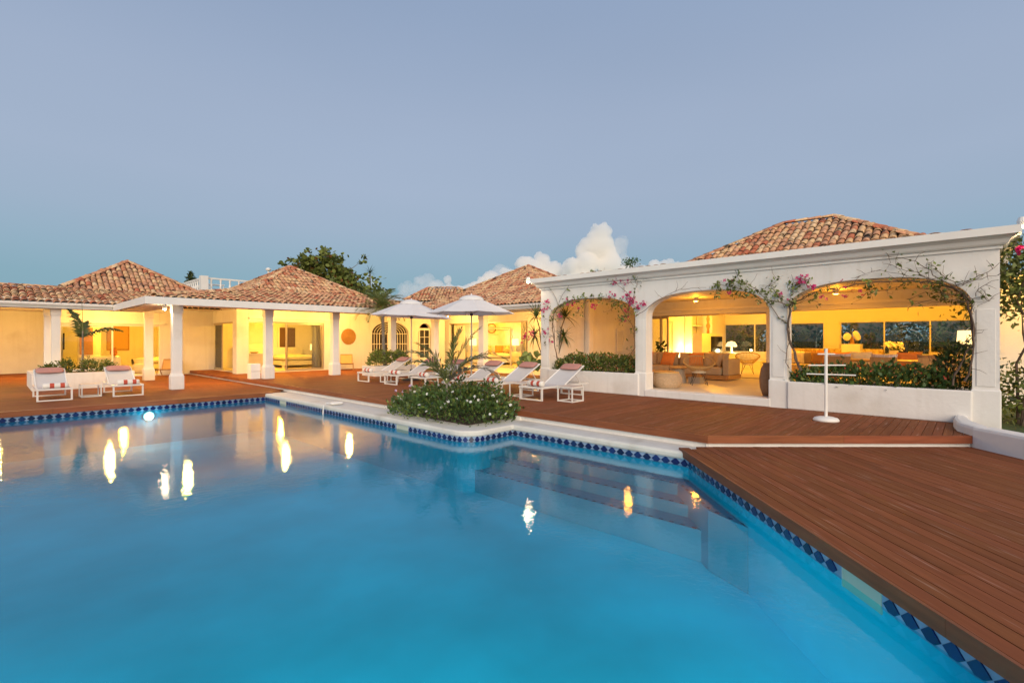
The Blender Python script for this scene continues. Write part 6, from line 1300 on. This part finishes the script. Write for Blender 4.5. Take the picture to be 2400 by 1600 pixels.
# ------------------------------------------------------------------ clouds over the horizon
def cloud_mat(dens):
    m = bpy.data.materials.new('cloud'); m.use_nodes = True; nt = m.node_tree; nt.nodes.clear(); N = nt.nodes.new
    v = N('ShaderNodeVolumePrincipled'); v.inputs['Density'].default_value = dens; v.inputs['Color'].default_value = (1, .985, .963, 1); v.inputs['Anisotropy'].default_value = .2
    o = N('ShaderNodeOutputMaterial'); nt.links.new(v.outputs[0], o.inputs['Volume']); return m
M['cloud'] = cloud_mat(.05); M['cloud_thin'] = cloud_mat(.012); CD = 2600.0; K = CD/F
def cloud(label, blobs, dd=0, m='cloud'):
    bm = bmesh.new(); cr = random.Random(len(blobs)*7+int(blobs[0][0]))
    for px, py, rad in blobs:
        for q in range(5):
            a, b = cr.uniform(0, 6.28), cr.uniform(0, 1)**.5; rr = rad*cr.uniform(.35, .62); ox, oy = math.cos(a)*b*rad*.55, math.sin(a)*b*rad*.5
            x, y = XY((px+ox-CX)*K, CD+dd+cr.uniform(-40, 40)); z = H+(CY-py-oy)*K; mt = Matrix.Translation((x, y, z)) @ Matrix.Scale(rr*K, 4)
            bmesh.ops.create_icosphere(bm, subdivisions=3, radius=1, matrix=mt)
    me = bpy.data.meshes.new('cloud'); bm.to_mesh(me); bm.free()
    o = link('cloud', me, M[m], kind='structure', label=label); 
    rm = o.modifiers.new('merge', 'REMESH'); rm.mode = 'VOXEL'; rm.voxel_size = 5.5
    tx_ = bpy.data.textures.new('puff', 'CLOUDS'); tx_.noise_scale = 42; tx_.noise_depth = 3; dm = o.modifiers.new('puff', 'DISPLACE'); dm.texture = tx_; dm.strength = 26; dm.mid_level = .5; dm.texture_coords = 'LOCAL'
    t2 = bpy.data.textures.new('puff_fine', 'CLOUDS'); t2.noise_scale = 14; t2.noise_depth = 2; d2 = o.modifiers.new('puff_fine', 'DISPLACE'); d2.texture = t2; d2.strength = 12; d2.mid_level = .5; d2.texture_coords = 'LOCAL'
    tag(o, label, 'cloud'); return o
cloud('tallest white cumulus tower above the arcade left end', [(1400, 545, 30), (1390, 575, 44), (1412, 600, 54), (1365, 620, 46), (1425, 625, 44), (1345, 640, 38), (1450, 640, 40), (1400, 665, 70), (1375, 590, 34), (1405, 530, 18)])
cloud('wispy thin cloud at the right of the tall tower', [(1450, 585, 30), (1462, 562, 18), (1440, 610, 34), (1475, 630, 40)], 60, 'cloud_thin')
cloud('double headed cumulus left of the tall cloud tower', [(1228, 612, 28), (1266, 604, 32), (1250, 640, 44), (1300, 632, 34), (1212, 645, 30), (1290, 670, 50), (1325, 640, 34)], 120)
cloud('soft low cumulus behind the far small roof', [(985, 662, 40), (955, 668, 34), (1010, 680, 40), (930, 665, 24), (975, 645, 22)], 200, 'cloud_thin')
cloud('small puffs between the far roof and the middle pavilion', [(1043, 650, 15), (1046, 672, 22), (1090, 672, 32), (1132, 645, 24), (1150, 650, 28), (1120, 680, 44), (1160, 675, 40), (1185, 640, 24)], 160)
cloud('faint cloud tip over the long cornice', [(1545, 612, 18), (1575, 618, 20), (1520, 622, 18), (1600, 626, 18), (1550, 645, 40)], 100)
cloud('low cloud behind the terrace railing', [(590, 655, 20), (605, 668, 26), (540, 668, 20), (845, 655, 26), (870, 680, 30)], 180, 'cloud_thin')
cloud('low hazy cloud bank behind the middle pavilion', [(1180, 660, 60), (1100, 690, 60), (1010, 700, 60), (1330, 670, 70), (900, 700, 50)], 260, 'cloud_thin')

# side wing glimpsed right of the arcade
sw = thing('side_wing', 'yellow lit side wall with a dark window half hidden by the right bougainvillea', 'house', (16.5, -2, 0)); mb = MB(); wall_boxes(mb, 'x', 16.2, 16.4, -6, -.36, -.3, 3.0, [(-1.75, -.95, .4, 2.2)]); mb.build('wall', M['plaster'], sw)
window(sw, 16.28, -1.75, -.95, .4, 2.2, []); MB().box(16.6, 16.7, -6, -.36, -.3, 3.0).build('inner_wall', mat('dim_room', (.12, .10, .07), .9), sw); downlight(15.2, -1.2, 2.8, 110, 'small spotlight lighting the side wall right of the arcade'); MB().box(14.6, 16.4, -6, -.36, 2.8, 2.9).build('porch_ceiling', M['timber_ceiling'], sw)  # inner wall: dark sheet, the dimness of the room is in its colour
# broken tile edge peeping over the arcade cornice
y = 9.3
while y > -.2:
    if random.random() < (.75 if 5.6 < y < 9.3 or .4 < y < 1.9 else .35):
        o = bpy.data.objects.new('edge_tile', random.choice(TM)); COL.objects.link(o); o.parent = rf; o.matrix_parent_inverse = world_of(rf).inverted(); o.location = (11.47+random.uniform(0, .05), y, 3.322); o.rotation_euler = (random.uniform(-.02, .02), 0, R(-90)+random.uniform(-.1, .1)); o.scale = (1, 1, .42)
    y -= .205
